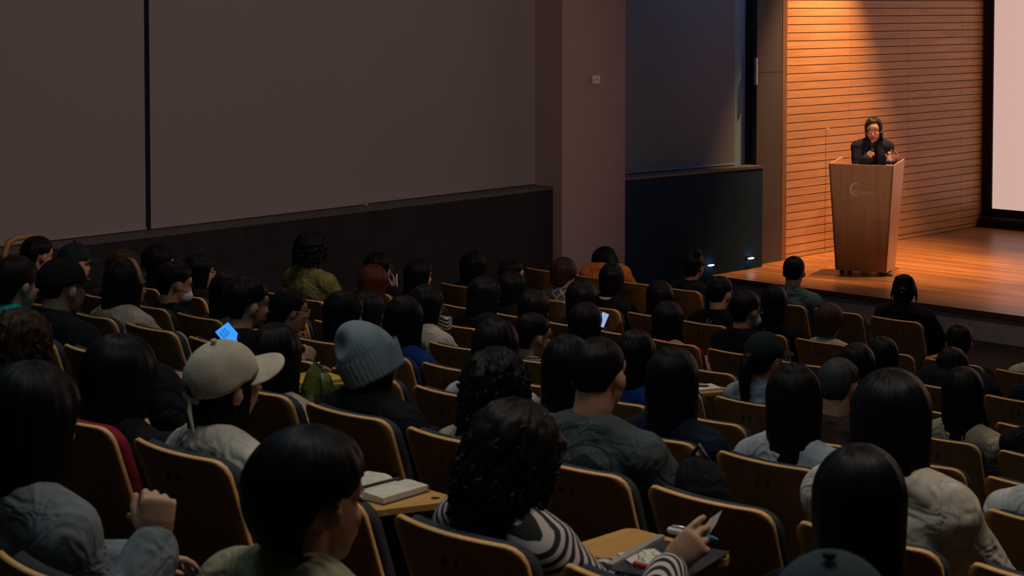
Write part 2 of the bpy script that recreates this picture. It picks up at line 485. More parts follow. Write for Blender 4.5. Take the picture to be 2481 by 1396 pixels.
# slatted maple wall along the stage
SLATX = WALLX + .06
y0, y1 = WOODY0, SCREENY + .3
z_l0 = on_x(1900, on_x(1900, 19.5, SLATX).z * 0 + 19.5, SLATX).z
ztop = on_x(1901, 20, SLATX).z; zl = on_x(1901, 419, SLATX).z
pitch = (ztop - zl) / 20.0
print('slat pitch', pitch, 'y range', y0, y1)
seams = [y0, on_x(2059, 200, SLATX).y, on_x(2201, 200, SLATX).y]
while seams[-1] + (seams[2] - seams[1]) < y1: seams.append(seams[-1] + (seams[2] - seams[1]))
seams.append(y1)
wall_o = S('wall_stage', MB().box((SLATX - .4, WOODY0 - .01, STAGEZ - .05), (SLATX - .022, y1, 6.0)), m_black)
z = ztop
while z - pitch > STAGEZ - .0: z -= pitch
slat_mats = []
for i, t in enumerate((1.0, .96, .91, 1.04, .98)):
    slat_mats.append(wood('maple_slat_tone_%d' % i, (.50 * t, .245 * t, .092 * t), (.65 * t, .345 * t, .145 * t), (20, 1.3, 22), .42))
panels = [MB() for _ in range(len(seams) - 1)]
first = True
zz = STAGEZ + .001
nxt = z
while zz < 5.98:
    hi = min(nxt if nxt > zz + .02 else nxt + pitch, 6.0)
    for pi in range(len(seams) - 1):
        pan = panels[pi]
        ya, yb = seams[pi] + (.002 if pi else 0), seams[pi + 1] - .002
        cut = ya + random.uniform(.2, .8) * (yb - ya)
        for (q0, q1) in ((ya, cut), (cut + .0006, yb)):
            if q1 - q0 < .03: continue
            pan.box((SLATX - .022, q0, zz + .0045), (SLATX, q1, hi - .0045), random.choice((0, 0, 0, 1, 1, 2, 3, 4)), 0)
    zz = hi; nxt = hi + pitch
for pan in panels: pan.build('slat_panel', slat_mats, wall_o)
MB().box((SLATX - .4, WOODY0 - .09, STAGEZ), (WALLX + .104, WOODY0 - .002, 6.0), 0, .003).build('end_post', m_slatend, wall_o)
# flush door in the slats: fine joint and its tiny white plate
a = on_x(2001, 313, SLATX); b = on_x(2001, 410, SLATX)
MB().box((SLATX - .002, a.y - .003, STAGEZ + .01), (SLATX + .0012, a.y + .003, a.z)).build('door_joint', m_black, wall_o)
m_white = plain('white_plastic', (.8, .78, .75), .4)

def text_mesh(body, size, extrude=.001):
    c = bpy.data.curves.new('t', 'FONT'); c.body = body; c.size = size; c.extrude = extrude; c.align_x = 'CENTER'; c.align_y = 'CENTER'
    c.resolution_u = 3
    o = bpy.data.objects.new('t', c); COL.objects.link(o)
    dg = bpy.context.evaluated_depsgraph_get()
    me = bpy.data.meshes.new_from_object(o.evaluated_get(dg)); bpy.data.objects.remove(o); bpy.data.curves.remove(c)
    return me
me = text_mesh('EXIT', .038)
p = on_x(2006, 313.5, SLATX + .002)
me.transform(Matrix.Translation(p) @ Matrix(((0, 0, 1, 0), (1, 0, 0, 0), (0, 1, 0, 0), (0, 0, 0, 1))))
tag(obj('exit_lettering', me, m_white), 'tiny white EXIT lettering on the slatted wall left of the speaker', 'sign')

# stage
mb = MB()
mb.box((WALLX + .55 if False else on_z(1703, 667, STAGEZ).x, STAGEY, STAGEZ - .045), (8, 21.6, STAGEZ))
st = S('stage_floor', mb, m_stage)
xe = on_z(1703, 667, STAGEZ).x
MB().box((xe, STAGEY - .014, STAGEZ - .05), (8, STAGEY - .001, STAGEZ - .001)).build('nosing', m_nosing, st)
MB().box((xe + .06, STAGEY + .012, 0), (8, STAGEY + .09, STAGEZ - .046)).build('apron', m_apron, st)
MB().box((xe + .02, STAGEY + .1, 0), (xe + .06, 18, STAGEZ - .046)).build('apron_side', m_black, st)
if xe > WALLX:
    MB().box((WALLX - .3, COLY0 + .0, STAGEZ - .045), (xe, 21.6, STAGEZ - .001)).build('stage_edge_infill', m_stage, st)

# floor lights along the dado next to the stage
for i, (px, py) in enumerate(((1723, 643), (1820, 626))):
    p = on_x(px, py, DADOX + .03)
    r = empty('step_light', p)
    tag(r, ('small oval blue-white step light on the dark dado, nearer the stage corner' if i == 0 else 'small oval blue-white step light at the foot of the grey column'), 'light', 'step lights beside the stage')
    hb = MB().box((-.05, -.06, -.012), (-.012, .06, .012), 0, .004)
    hb.build('housing', m_black, r)
    MB().ell((.0, 0, 0), (.02, .052, .009)).build('lens', emit('step_light_lens', (.55, .85, 1), 5), r, True)

# ------------------------------------------------------------------ roller blinds
m_blind = plain('blind_fabric', (.37, .325, .31), .9, 0, .05, 120, .2, 700)
m_bar = plain('blind_bar', (.33, .31, .30), .5)
def blind(px0, px1, label, x=WALLX, wavy=0.0, bar_end=False, top=6.0, fab=None):
    y0 = on_x(px0, 300, x).y; y1 = on_x(px1, 300, x).y
    zb = ledge_z((y0 + y1) / 2) + .012; sl = (ledge_z(y1) - ledge_z(y0)) / (y1 - y0)
    r = empty('roller_blind', (x, (y0 + y1) / 2, zb)); tag(r, label, 'blind', 'roller blinds on the left wall')
    nu, nv = 60, 8; v, f = [], []
    for s in (0, 1):
        for j in range(nv + 1):
            for i in range(nu + 1):
                y = y0 + (y1 - y0) * i / nu; z = zb + (top - zb) * j / nv
                w = wavy * (math.sin(y * 5.1 + .3 * z) * .6 + math.sin(y * 11.7 + 1) * .35) * (.35 + .65 * j / nv)
                yy = y - (y0 + y1) / 2; v.append((w - .002 * s, yy, z - zb + sl * yy * (1 - j / nv)))
    N = (nu + 1) * (nv + 1)
    for j in range(nv):
        for i in range(nu):
            a = j * (nu + 1) + i
            f.append((a, a + 1, a + nu + 2, a + nu + 1)); f.append((N + a, N + a + nu + 1, N + a + nu + 2, N + a + 1))
    obj('fabric', mesh_from(v, f), fab or m_blind, r, True)
    h = (y1 - y0) / 2
    MB().tube([(0, -h, -sl * h), (0, h, sl * h)], .011, 0, 10).build('bottom_bar', fab or m_blind, r, True)
    if bar_end: MB().box((-.014, h - .03, sl * h - .018), (.016, h + .012, sl * h + .018), 0, .004).build('bar_end_cap', m_bar, r)
    return r
blind(-420, 351, 'grey roller blind at the rear of the left wall, above the aisle handrail')
blind(364, 886, 'slightly rippled grey roller blind between the rear blind and the long middle blind', WALLX + .012, .012, True)
blind(882, 1301, 'smooth grey roller blind ending at the pillar', WALLX - .02)
blind(1440, 1780, 'grey roller blind, blue light painted in, between the pillar and the stage column', WALLX, fab=plain('blind_fabric_blue_lit', (.19, .225, .25), .9, 0, .05, 120, .2, 700))  # same grey fabric as the others, blue light put into its colour
# pale jamb strip right of the last blind, blue light painted into its plaster
y0 = on_x(1782, 200, WALLX).y
S('trim_6', MB().box((WALLX - .1, y0, LEDGEZ), (WALLX - .01, yr, 6.0)), plain('jamb_blue_lit', (.22, .36, .44), .8))

# sensor on the pillar
p = on_x(1441, 193, PILX)
r = empty('wall_sensor', p); tag(r, 'small white square sensor box high on the pillar', 'sensor')
MB().box((0, -.055, -.042), (.022, .055, .042), 0, .006).build('body', m_white, r)
MB().box((.022, -.03, -.004), (.0235, .03, .004)).build('slot', plain('grey_plastic', (.3, .3, .3), .5), r)

# ------------------------------------------------------------------ projection screen
sl = on_y(2404, 500, SCREENY); zb = on_y(2402, 505, SCREENY).z
SX0, SX1, SZ1 = sl.x, sl.x + 7.2, 5.5
r = empty('projection_screen', ((SX0 + SX1) / 2, SCREENY, STAGEZ)); tag(r, 'large pale pink lit projection screen with a black border at the back of the stage', 'screen')
def sbox(x0, x1, z0, z1, ya, yb): return (x0 - (SX0 + SX1) / 2, ya - SCREENY, z0 - STAGEZ), (x1 - (SX0 + SX1) / 2, yb - SCREENY, z1 - STAGEZ)
MB().box(*sbox(SX0, SX1, zb, SZ1, SCREENY, SCREENY + .02)).build('lit_surface', emit('projected_light', (.64, .40, .345), 1.0), r)
m_border = plain('screen_border', (.012, .011, .012), .85)
xl = WALLX + .07
mb = MB()
mb.box(*sbox(xl, SX0, zb - .22, 5.9, SCREENY - .03, SCREENY + .05))
mb.box(*sbox(SX1, SX1 + .3, zb - .22, 5.9, SCREENY - .03, SCREENY + .05))
mb.box(*sbox(SX0, SX1, SZ1, 5.9, SCREENY - .03, SCREENY + .05))
mb.box(*sbox(SX0, SX1, STAGEZ + .01, zb, SCREENY - .03, SCREENY + .05))
mb.box(*sbox(xl, SX0, STAGEZ + .01, zb - .22, SCREENY - .03, SCREENY + .05))
mb.build('border', m_border, r)
mb = MB().tube([(xl - .0 - (SX0 + SX1) / 2 + .05, -.09, .08), (SX1 - (SX0 + SX1) / 2, -.09, .08)], .06, 0, 14)
mb.build('bottom_roller', m_border, r, True)

# ------------------------------------------------------------------ handrail by the left aisle
HX = DADOX + .55
pp = [on_x(px, py, HX) for px, py in ((9, 640), (11, 612), (20, 588), (38, 577), (62, 574), (72, 573))]
base = Vector((HX, pp[0].y, FLOORZ[5]))
r = empty('handrail', base); tag(r, 'curved wooden handrail at the left aisle, topmost at the left edge', 'handrail')
pl = [p - base for p in pp]
pl.append(pl[-1] + Vector((0, .06, -.005))); pl.append(pl[-1] + Vector((0, .04, -.05)))
MB().tube([tuple(q) for q in pl], .021, 0, 14).build('rail', wood('handrail_wood', (.42, .19, .05), (.55, .27, .08), (30, 4, 4), .4), r, True)
m_steel = plain('brushed_steel', (.5, .5, .5), .35, .9)
for q in (pl[0], pl[-1]):
    MB().tube([(q.x, q.y, 0 if q is pl[0] else -.0), (q.x, q.y, q.z)], .017, 0, 12).build('post', m_steel, r, True)
# ------------------------------------------------------------------ auditorium seats
m_ply = wood('birch_ply_back', (.30, .125, .034), (.43, .195, .06), (34, 34, 3.2), .42)
m_edge = plain('ply_edge', (.78, .42, .15), .45, 0, .12, 80)
m_pad = cloth('grey_upholstery', (.042, .046, .057), .95, .1)
m_red = cloth('red_upholstery', (.22, .018, .028), .95, .1)
m_iron = plain('black_iron', (.02, .02, .02), .5, .3)
m_tablet = wood('tablet_wood', (.48, .24, .07), (.60, .32, .10), (30, 4, 30), .4)

TILT, SAG, HW, BL = rad(20), .038, .219, .50
def back_pt(u, v, off=0.0):
    """point of the curved leaning chair back: u across, v down from the top edge, off towards the sitter"""
    y = v * math.sin(TILT) - SAG * (1 - (u / HW) ** 2); z = .88 - v * math.cos(TILT)
    return Vector((u, y + off * math.cos(TILT), z + off * math.sin(TILT)))
def slab(mb, hw, v0, v1, rc, o0, o1, face, edge, nu=14, nv=16, puff=0.0):
    """curved rounded-corner panel between offsets o0 (rear) and o1 (front)"""
    rows = []
    for j in range(nv + 1):
        t = j / nv; t = .5 - .5 * math.cos(math.pi * t) if True else t
        v = v0 + (v1 - v0) * t
        d = min(v - v0, v1 - v); w = hw
        if d < rc: w = hw - rc + math.sqrt(max(0, rc * rc - (rc - d) ** 2))
        rows.append((v, w * (1 - .06 * (v - v0) / (v1 - v0))))
    n = nu + 1; V = []; Fc = []; M = []
    for s, off in ((0, o0), (1, o1)):
        for v, w in rows:
            for i in range(n):
                u = -w + 2 * w * i / nu
                e = min(i, nu - i, ) / (nu / 2)
                d = min(v - v0, v1 - v) / .05
                p = puff * min(1, e * 3) * min(1, d) if s else 0
                V.append(back_pt(u, v, off + p))
    N = n * (nv + 1)
    for j in range(nv):
        for i in range(nu):
            a = j * n + i
            Fc.append((a, a + n, a + n + 1, a + 1)); M.append(face)
            Fc.append((N + a, N + a + 1, N + a + n + 1, N + a + n)); M.append(face)
    ring = [i for i in range(n)] + [j * n + nu for j in range(1, nv + 1)] + [nv * n + i for i in range(nu - 1, -1, -1)] + [j * n for j in range(nv - 1, 0, -1)]
    for q in range(len(ring)):
        a, b = ring[q], ring[(q + 1) % len(ring)]
        Fc.append((a, b, N + b, N + a)); M.append(edge)
    k = len(mb.v); mb.v += [tuple(p) for p in V]; mb.f += [tuple(i + k for i in q) for q in Fc]; mb.m += M
    return mb

def seat_meshes():
    d = {}
    d['backrest'] = (slab(MB(), HW, 0, BL, .045, -.007, .007, 0, 1).mesh(), [m_ply, m_edge])
    d['back_pad'] = (slab(MB(), HW - .004, .02, BL - .05, .06, .007, .045, 0, 0, puff=.018).mesh(), [m_pad])
    d['seat_shell'] = (MB().box((-.21, .13, .405), (.21, .57, .42), 0, .006).mesh(), [m_ply])
    d['seat_pad'] = (MB().box((-.205, .14, .42), (.205, .575, .475), 0, .022).mesh(), [m_pad])
    mb = MB().box((.236, .10, 0), (.274, .34, .60), 0, .008)
    d['arm_panel'] = (mb.mesh(), [m_ply])
    mb = MB().box((.226, .04, .60), (.284, .40, .628), 0, .010)
    d['armrest'] = (mb.mesh(), [m_tablet])
    mb = MB().box((-.03, .18, .0), (.03, .42, .40), 0, .006).box((-.2, .2, .37), (.24, .26, .405)).box((-.12, .14, 0), (.12, .46, .015), 0, .004)
    d['pedestal'] = (mb.mesh(), [m_iron])
    for nm, u in (('bolt_cap', -.022), ('bolt_cap2', .022)):
        p = back_pt(u, .075, -.008); d[nm] = (MB().box((p.x - .005, p.y - .002, p.z - .012), (p.x + .005, p.y + .003, p.z + .012), 0, .002).mesh(), [m_iron])
    for k, (me, ms) in d.items():
        for m in ms: me.materials.append(m)
        if k in ('backrest', 'back_pad'): me.polygons.foreach_set('use_smooth', [True] * len(me.polygons))
    me = d['back_pad'][0].copy(); me.materials.clear(); me.materials.append(m_red); d['red_pad'] = (me, [])
    return d
SEATM = seat_meshes()
for me in (SEATM['backrest'][0],):
    # crisp edge between face and ply edge
    me.update()
def copy_tree(o, parent=None):
    c = o.copy(); COL.objects.link(c); c.parent = parent
    for ch in o.children: copy_tree(ch, c)
    return c
def proto_seat(red=False):
    r = empty('auditorium_seat', (0, 0, 0))
    for k in ('backrest', 'back_pad', 'seat_shell', 'seat_pad', 'arm_panel', 'armrest', 'pedestal', 'bolt_cap', 'bolt_cap2'):
        me = SEATM['red_pad'][0] if (red and k == 'back_pad') else SEATM[k][0]
        o = bpy.data.objects.new(k.rstrip('2'), me); COL.objects.link(o); o.parent = r
        if red and k == 'back_pad': o['label'] = 'red padded back'
    return r
# left top corner seen of one seat in every row
PHASE = {0: (2108, 768), 1: (1925, 820), 2: (1712, 848), 3: (2410, 1020), 4: (1730, 963), 5: (2385, 1152), 6: (1735, 1098), 7: (1570, 1173), 8: (955, 1240), 9: (-10, 1335)}
PHASE2 = {0: (1272, 657), 1: (1066, 690), 2: (1070, 743), 3: (1050, 786), 4: (1038, 836), 5: (427, 770), 6: (455, 829), 7: (740, 985), 8: (325, 1070)}
XL = [-10.75, -10.75, -10.75, -10.75, -10.75, -10.6, -9.6, -8.4, -7.0, -4.6]
SEATX = []
for k in range(NROW):
    c0 = on_y(PHASE[k][0], PHASE[k][1], ROWY[k]).x + .214
    if k in PHASE2:
        c1 = on_y(PHASE2[k][0], PHASE2[k][1], ROWY[k]).x + .214; n_ = round((c0 - c1) / SEATW); sw = (c0 - c1) / n_
    else: sw = SEATW
    print('row', k, 'spacing', round(sw, 3))
    xs = []
    i = math.ceil((XL[k] - c0) / sw)
    while True:
        x = c0 + i * sw; i += 1
        v = CAMR.transposed() @ (Vector((x - HW, ROWY[k], EYE - ROWH[k])) - CAMP)
        px = PX + F * v.x / -v.z
        if px > (2200 if k == 0 else 2560): break
        if k == 3 and 1660 < px < 1725: continue        # a gap in this row
        if px > -330: xs.append(x)
    SEATX.append(xs)
print('seats', [len(x) for x in SEATX], sum(len(x) for x in SEATX))
PROTO = proto_seat(); PROTO_RED = None
SEATS = {}
first_red = True
for k in range(NROW):
    for i, x in enumerate(SEATX[k]):
        if not SEATS: r = PROTO
        else: r = copy_tree(PROTO)
        r.location = (x, ROWY[k], EYE - ROWH[k] - .88); r['category'] = 'seat'; r['group'] = 'plywood auditorium seats'
        SEATS[(k, i)] = r
def pad_red(k, i):
    for ch in SEATS[(k, i)].children:
        if ch.name.startswith('back_pad'): ch.data = SEATM['red_pad'][0]; ch['label'] = 'red padded back'
def seat_near(k, x):
    j = min(range(len(SEATX[k])), key=lambda q: abs(SEATX[k][q] - x)); return j, SEATX[k][j]
def tablet(k, px, py, h=.70, w=.30, l=.27, seat_shift=0):
    """folding writing tablet whose free corner shows at the pixel"""
    z = EYE - ROWH[k] - .88 + h
    T = on_z(px, py, z)
    j, x = seat_near(k, T.x - .30); s = SEATS[(k, j)]
    q = T - s.location
    rc = .05; poly = []
    for cx, cy, a0 in ((q.x - rc, q.y - rc, 0), (q.x - w + .03, q.y - .03, 90), (q.x - w + .03, q.y - l + .03, 180), (q.x - .10, q.y - l + .03, 270)):
        rr = rc if a0 == 0 else .03
        for t in range(0, 91, 18): poly.append((cx + rr * math.cos(rad(a0 + t)), cy + rr * math.sin(rad(a0 + t))))
    t = MB().prism(poly, h - .018, h).build('writing_tablet', m_tablet, s)
    hb = MB().lathe([(0, .0006), (.014, .0006), (.014, -.001)], 0, 16, Matrix.Translation((q.x - .055, q.y - .05, h)))
    hb.build('pen_hole', m_iron, t)
    ax = x + .255 - s.location.x
    MB().tube([(ax, min(q.y - l + .05, .36), .60), (ax, q.y - l + .06, h - .03), (q.x - .12, q.y - l + .09, h - .02)], .012, 0, 10).build('tablet_arm', m_iron, t, True)
    return T, z, s
# ------------------------------------------------------------------ bodies, hair, clothing
UP = Vector((0, 0, 1))
def nrm(v): v = Vector(v); return v / (v.length + 1e-9)
def basis(fwd, up=UP):
    """rotation whose y axis is fwd"""
    y = nrm(fwd); x = nrm(y.cross(Vector(up))); z = x.cross(y)
    return Matrix((x, y, z)).transposed()
def head_rot(yaw_dir, pitch=0, roll=0):
    B = basis((yaw_dir.x, yaw_dir.y, 0))
    return B @ Matrix.Rotation(-rad(pitch), 3, 'X') @ Matrix.Rotation(rad(roll), 3, 'Y')

# ---- hands: palm, four unequal fingers, side thumb; wrist at origin, fingers +y, palm faces -z, thumb on -x
def hand_prims(curl=(.5, .55, .6, .65), spread=.06, thumb=(-.55, .72, -.35), tcurl=.5):
    P = [tube([(0, -.03, 0), (0, .01, 0), (-.001, .05, .002), (0, .088, 0)], [(.024, .018), (.029, .016), (.038, .0145), (.038, .012)], 14, (1, 0, 0))]
    P.append(ellipsoid((-.022, .035, -.008), (.016, .028, .014)))
    P.append(ellipsoid((.022, .035, -.008), (.013, .03, .012)))
    for i, (x, L) in enumerate(((-.030, .070), (-.0105, .078), (.0095, .073), (.028, .058))):
        a = 0; p = Vector((x, .084 - abs(i - 1.2) * .004, 0)); pts = [p + Vector((0, -.02, 0)), p]; c = curl[i]
        sp = (i - 1.5) * spread
        for sl in (.44, .31, .25):
            a += c * (1.0 if sl > .4 else 1.15)
            p = p + Vector((math.sin(sp) * math.cos(a), math.cos(sp) * math.cos(a), -math.sin(a))) * L * sl; pts.append(p)
        r = .0088 if i < 3 else .0076
        P.append(tube(pts, [r * 1.05, r * 1.1, r, r * .95, r * .8], 10))
    d = nrm(thumb); p = Vector((-.024, .022, -.006)); pts = [p, p + d * .030]
    d2 = nrm(d + Vector((.5, .35, -.15)) * tcurl); pts.append(pts[-1] + d2 * .03)
    d3 = nrm(d2 + Vector((.6, .3, -.1)) * tcurl); pts.append(pts[-1] + d3 * .024)
    P.append(tube(pts, [.0135, .0115, .0105, .008], 10))
    return P
HANDS = {}
def hand(pose):
    if pose not in HANDS:
        kw = {'relaxed': dict(curl=(.28, .32, .36, .42)), 'grip': dict(curl=(1.0, 1.05, 1.05, 1.05), thumb=(-.35, .75, -.7), tcurl=.9),
              'fist': dict(curl=(1.35, 1.4, 1.4, 1.4), thumb=(-.2, .8, -.7), tcurl=1.0),
              'pen': dict(curl=(.36, .55, .85, 1.0), thumb=(-.25, .85, -.55), tcurl=.3),
              'loosefist': dict(curl=(.75, 1.05, 1.15, 1.2), thumb=(-.62, .75, -.3), tcurl=.55),
              'open': dict(curl=(.06, .05, .10, .12), spread=.26, thumb=(-.85, .5, -.15), tcurl=.1)}[pose]
        me = vox(hand_prims(**kw), .0036, 2); HANDS[pose] = arrays(me); bpy.data.meshes.remove(me)
    return HANDS[pose]
def placed_hand(pose, side, wrist, fwd, up, scale=1.0):
    v, f = hand(pose); v = v.copy() * scale
    if side == 'L': v[:, 0] *= -1; f = [q[::-1] for q in f]
    B = np.array(basis(fwd, up)); return v @ B.T + np.array(wrist), f

# ---- head
def head_prims(Rh, hc, fem=True, detail=False):
    R = np.array(Rh); hc = np.array(hc)
    T = lambda c: hc + R @ np.array(c)
    E = lambda c, r: ellipsoid(T(c), r, R, 20, 14)
    P = [E((0, -.014, .030), (.074, .092, .086)), E((0, .030, -.030), (.060, .064, .078)), E((0, .052, -.086), (.030, .030, .026)),
         E((0, .060, .035), (.060, .032, .045)), E((.033, .060, -.022), (.024, .026, .024)), E((-.033, .060, -.022), (.024, .026, .024)),
         E((0, .094, -.012), (.0085, .014, .024)), E((0, .104, -.028), (.0135, .013, .0095)),
         E((0, .082, -.056), (.022, .014, .008)), E((0, .080, -.068), (.018, .014, .008))]
    for s in (-1, 1):
        P.append(ellipsoid(T((s * .081, -.010, -.006)), (.010, .020, .032), R @ np.array(Matrix.Rotation(s * -.3, 3, 'Z')), 14, 10))
    P.append(tube([T((0, -.028, -.03)), T((0, -.032, -.095))], .054 if fem else .060, 16))
    return P
def face_bits(Rh, hc, base, parent, lips=True):
    """dark eyes and brows, red lips set on the face"""
    R = np.array(Rh); hc = np.array(hc) - np.array(base)
    T = lambda c: hc + R @ np.array(c)
    for s in (-1, 1):
        MB().add(*ellipsoid(T((s * .031, .087, .006)), (.0115, .006, .0048), R, 10, 6)).build('eye', plain('eye_dark', (.02, .015, .012), .25), parent, True)
    for s in (-1, 1):
        mb = MB()
        mb.add(*tube([T((s * .017, .0925, .026)), T((s * .032, .0905, .031)), T((s * .047, .080, .026))], [(.0028), .003, .0018], 6))
        mb.build('eyebrow', plain('brow_dark', (.018, .013, .011), .7), parent, True)
    if lips:
        mb = MB(); mb.add(*ellipsoid(T((0, .093, -.057)), (.019, .005, .0042), R, 10, 6)); mb.add(*ellipsoid(T((0, .0915, -.065)), (.016, .006, .005), R, 10, 6))
        mb.build('lips', plain('lips', (.38, .10, .09), .45), parent, True)
def glasses(Rh, hc, base, parent, col=(.02, .02, .02), big=1.0):
    R = np.array(Rh); o = np.array(hc) - np.array(base); T = lambda c: o + R @ np.array(c)
    mb = MB()
    for s in (-1, 1):
        ring = [T((s * .034 + .026 * big * math.cos(a), .103 - .012 * abs(math.cos(a)) * (1 if math.cos(a) * s > 0 else 0), -.002 + .022 * big * math.sin(a))) for a in [i * math.pi / 9 for i in range(19)]]
        mb.add(*tube(ring, .0016, 6))
        mb.add(*tube([T((s * .058, .094, .004)), T((s * .080, .05, .006)), T((s * .086, -.002, .010)), T((s * .084, -.018, -.004))], .0017, 6))
    mb.add(*tube([T((-.010, .106, .002)), T((.010, .106, .002))], .0016, 6))
    mb.build('glasses', plain('spectacle_frame_%d' % int(col[0] * 100), col, .25, .5), parent, True)

# ---- hair: a lofted cap from crown to hem, fused with buns, tails and locks
def hair_grid(vol, hem, amp=.03, freq=9, taper=.12, inner=.022, Na=72, Nt=26, flare=0.0, curl=0.0, seed=0, back=0.0, rag=.006, fine=.0, round_=False):
    cz = .030; rx, ry, rz = .077 + vol, .098 + vol, .090 + vol; cy = -.014
    out, inn = [], []
    sd = seed * 3.7
    for i in range(Na):
        a = 2 * math.pi * i / Na; aa = a if a <= math.pi else a - 2 * math.pi
        sa, ca = math.sin(aa), math.cos(aa); he = hem(abs(aa), aa)
        he += rag * (noise.noise(Vector((aa * 9, sd, 1.3))) + .7 * noise.noise(Vector((aa * 31, sd, 4.1))))
        co, ci = [], []
        for j in range(Nt + 1):
            t = j / Nt
            if he >= -.03 or round_:
                th = t * math.acos(max(-.86, min(.98, (he - cz) / rz))); s = math.sin(th); z = cz + rz * math.cos(th)
                if round_: s = s ** .7 * (1 - .13 * t ** 4) if th > math.pi / 2 else s * (1 - .13 * t ** 4)
            else:
                L1 = rz * 1.35; L2 = cz - he; q = t * (L1 + L2)
                if q < L1: th = q / L1 * math.pi / 2; s = math.sin(th); z = cz + rz * math.cos(th)
                else:
                    z = cz - (q - L1); d = (q - L1)
                    s = 1 - taper * min(1, d / .14) + flare * max(0, d - .12) * 2
                    if ca < 0: s += back * max(0, d - .15) * (-ca)
            k = 1 + amp * s * noise.noise(Vector((sa * freq * .5 + sd, ca * freq * .5, z * 3.0))) + fine * s * noise.noise(Vector((sa * 19 + sd, ca * 19, z * 2.2))) + curl * noise.noise(Vector((sa * s * 6 + sd, ca * s * 6, z * 42)))
            co.append((sa * rx * s * k, cy + ca * ry * s * k, cz + (z - cz) * (k if z > cz else 1)))
            iw = max(.04, 1 - inner / .09)
            ci.append((sa * rx * s * iw * .98, cy + ca * ry * s * iw * .98, cz + (z - cz) * (iw if z > cz else 1)))
        out.append(co); inn.append(ci)
    n = Nt + 1; V = []; Fc = []
    for c in out: V += c
    o2 = len(V)
    for c in inn: V += c
    for i in range(Na):
        b = (i + 1) % Na
        for j in range(Nt):
            Fc.append((i * n + j, i * n + j + 1, b * n + j + 1, b * n + j))
            Fc.append((o2 + i * n + j, o2 + b * n + j, o2 + b * n + j + 1, o2 + i * n + j + 1))
        Fc.append((i * n + Nt, o2 + i * n + Nt, o2 + b * n + Nt, b * n + Nt))
    return np.array(V), Fc
def ss(a, b, x):
    t = max(0, min(1, (x - a) / (b - a))); return t * t * (3 - 2 * t)
def hems(style, L=None):
    d = rad
    if style == 'short':
        return lambda a, s: .062 * (1 - ss(d(48), d(70), a)) + ss(d(48), d(70), a) * (.036 - .008 * ss(d(70), d(95), a) - .112 * ss(d(104), d(138), a))
    if style == 'buzz':
        return lambda a, s: .075 * (1 - ss(d(45), d(62), a)) + ss(d(45), d(62), a) * (.03 - .02 * ss(d(70), d(95), a) - .075 * ss(d(100), d(140), a))
    if style == 'bowl':
        return lambda a, s: .022 * (1 - ss(d(50), d(70), a)) + ss(d(50), d(70), a) * (-.02 - .06 * ss(d(90), d(130), a))
    if style in ('bob', 'long'):
        L = L or (-.125 if style == 'bob' else -.36)
        return lambda a, s: .055 * (1 - ss(d(50), d(66), a)) + ss(d(50), d(66), a) * (L + .25 * abs(L) * (1 - ss(d(62), d(115), a)))
    if style == 'tied':
        return lambda a, s: .060 * (1 - ss(d(50), d(72), a)) + ss(d(50), d(72), a) * (.01 - .075 * ss(d(88), d(130), a))
def to_world_hair(v, Rh, hc):
    """the upper hair follows the head, loose ends hang straight down"""
    R = np.array(Rh); v = np.asarray(v); up = v.copy(); low = np.minimum(0, v[:, 2] + .09); up[:, 2] = np.maximum(v[:, 2], -.09)
    w = up @ R.T; w[:, 2] += low; return w + np.array(hc)
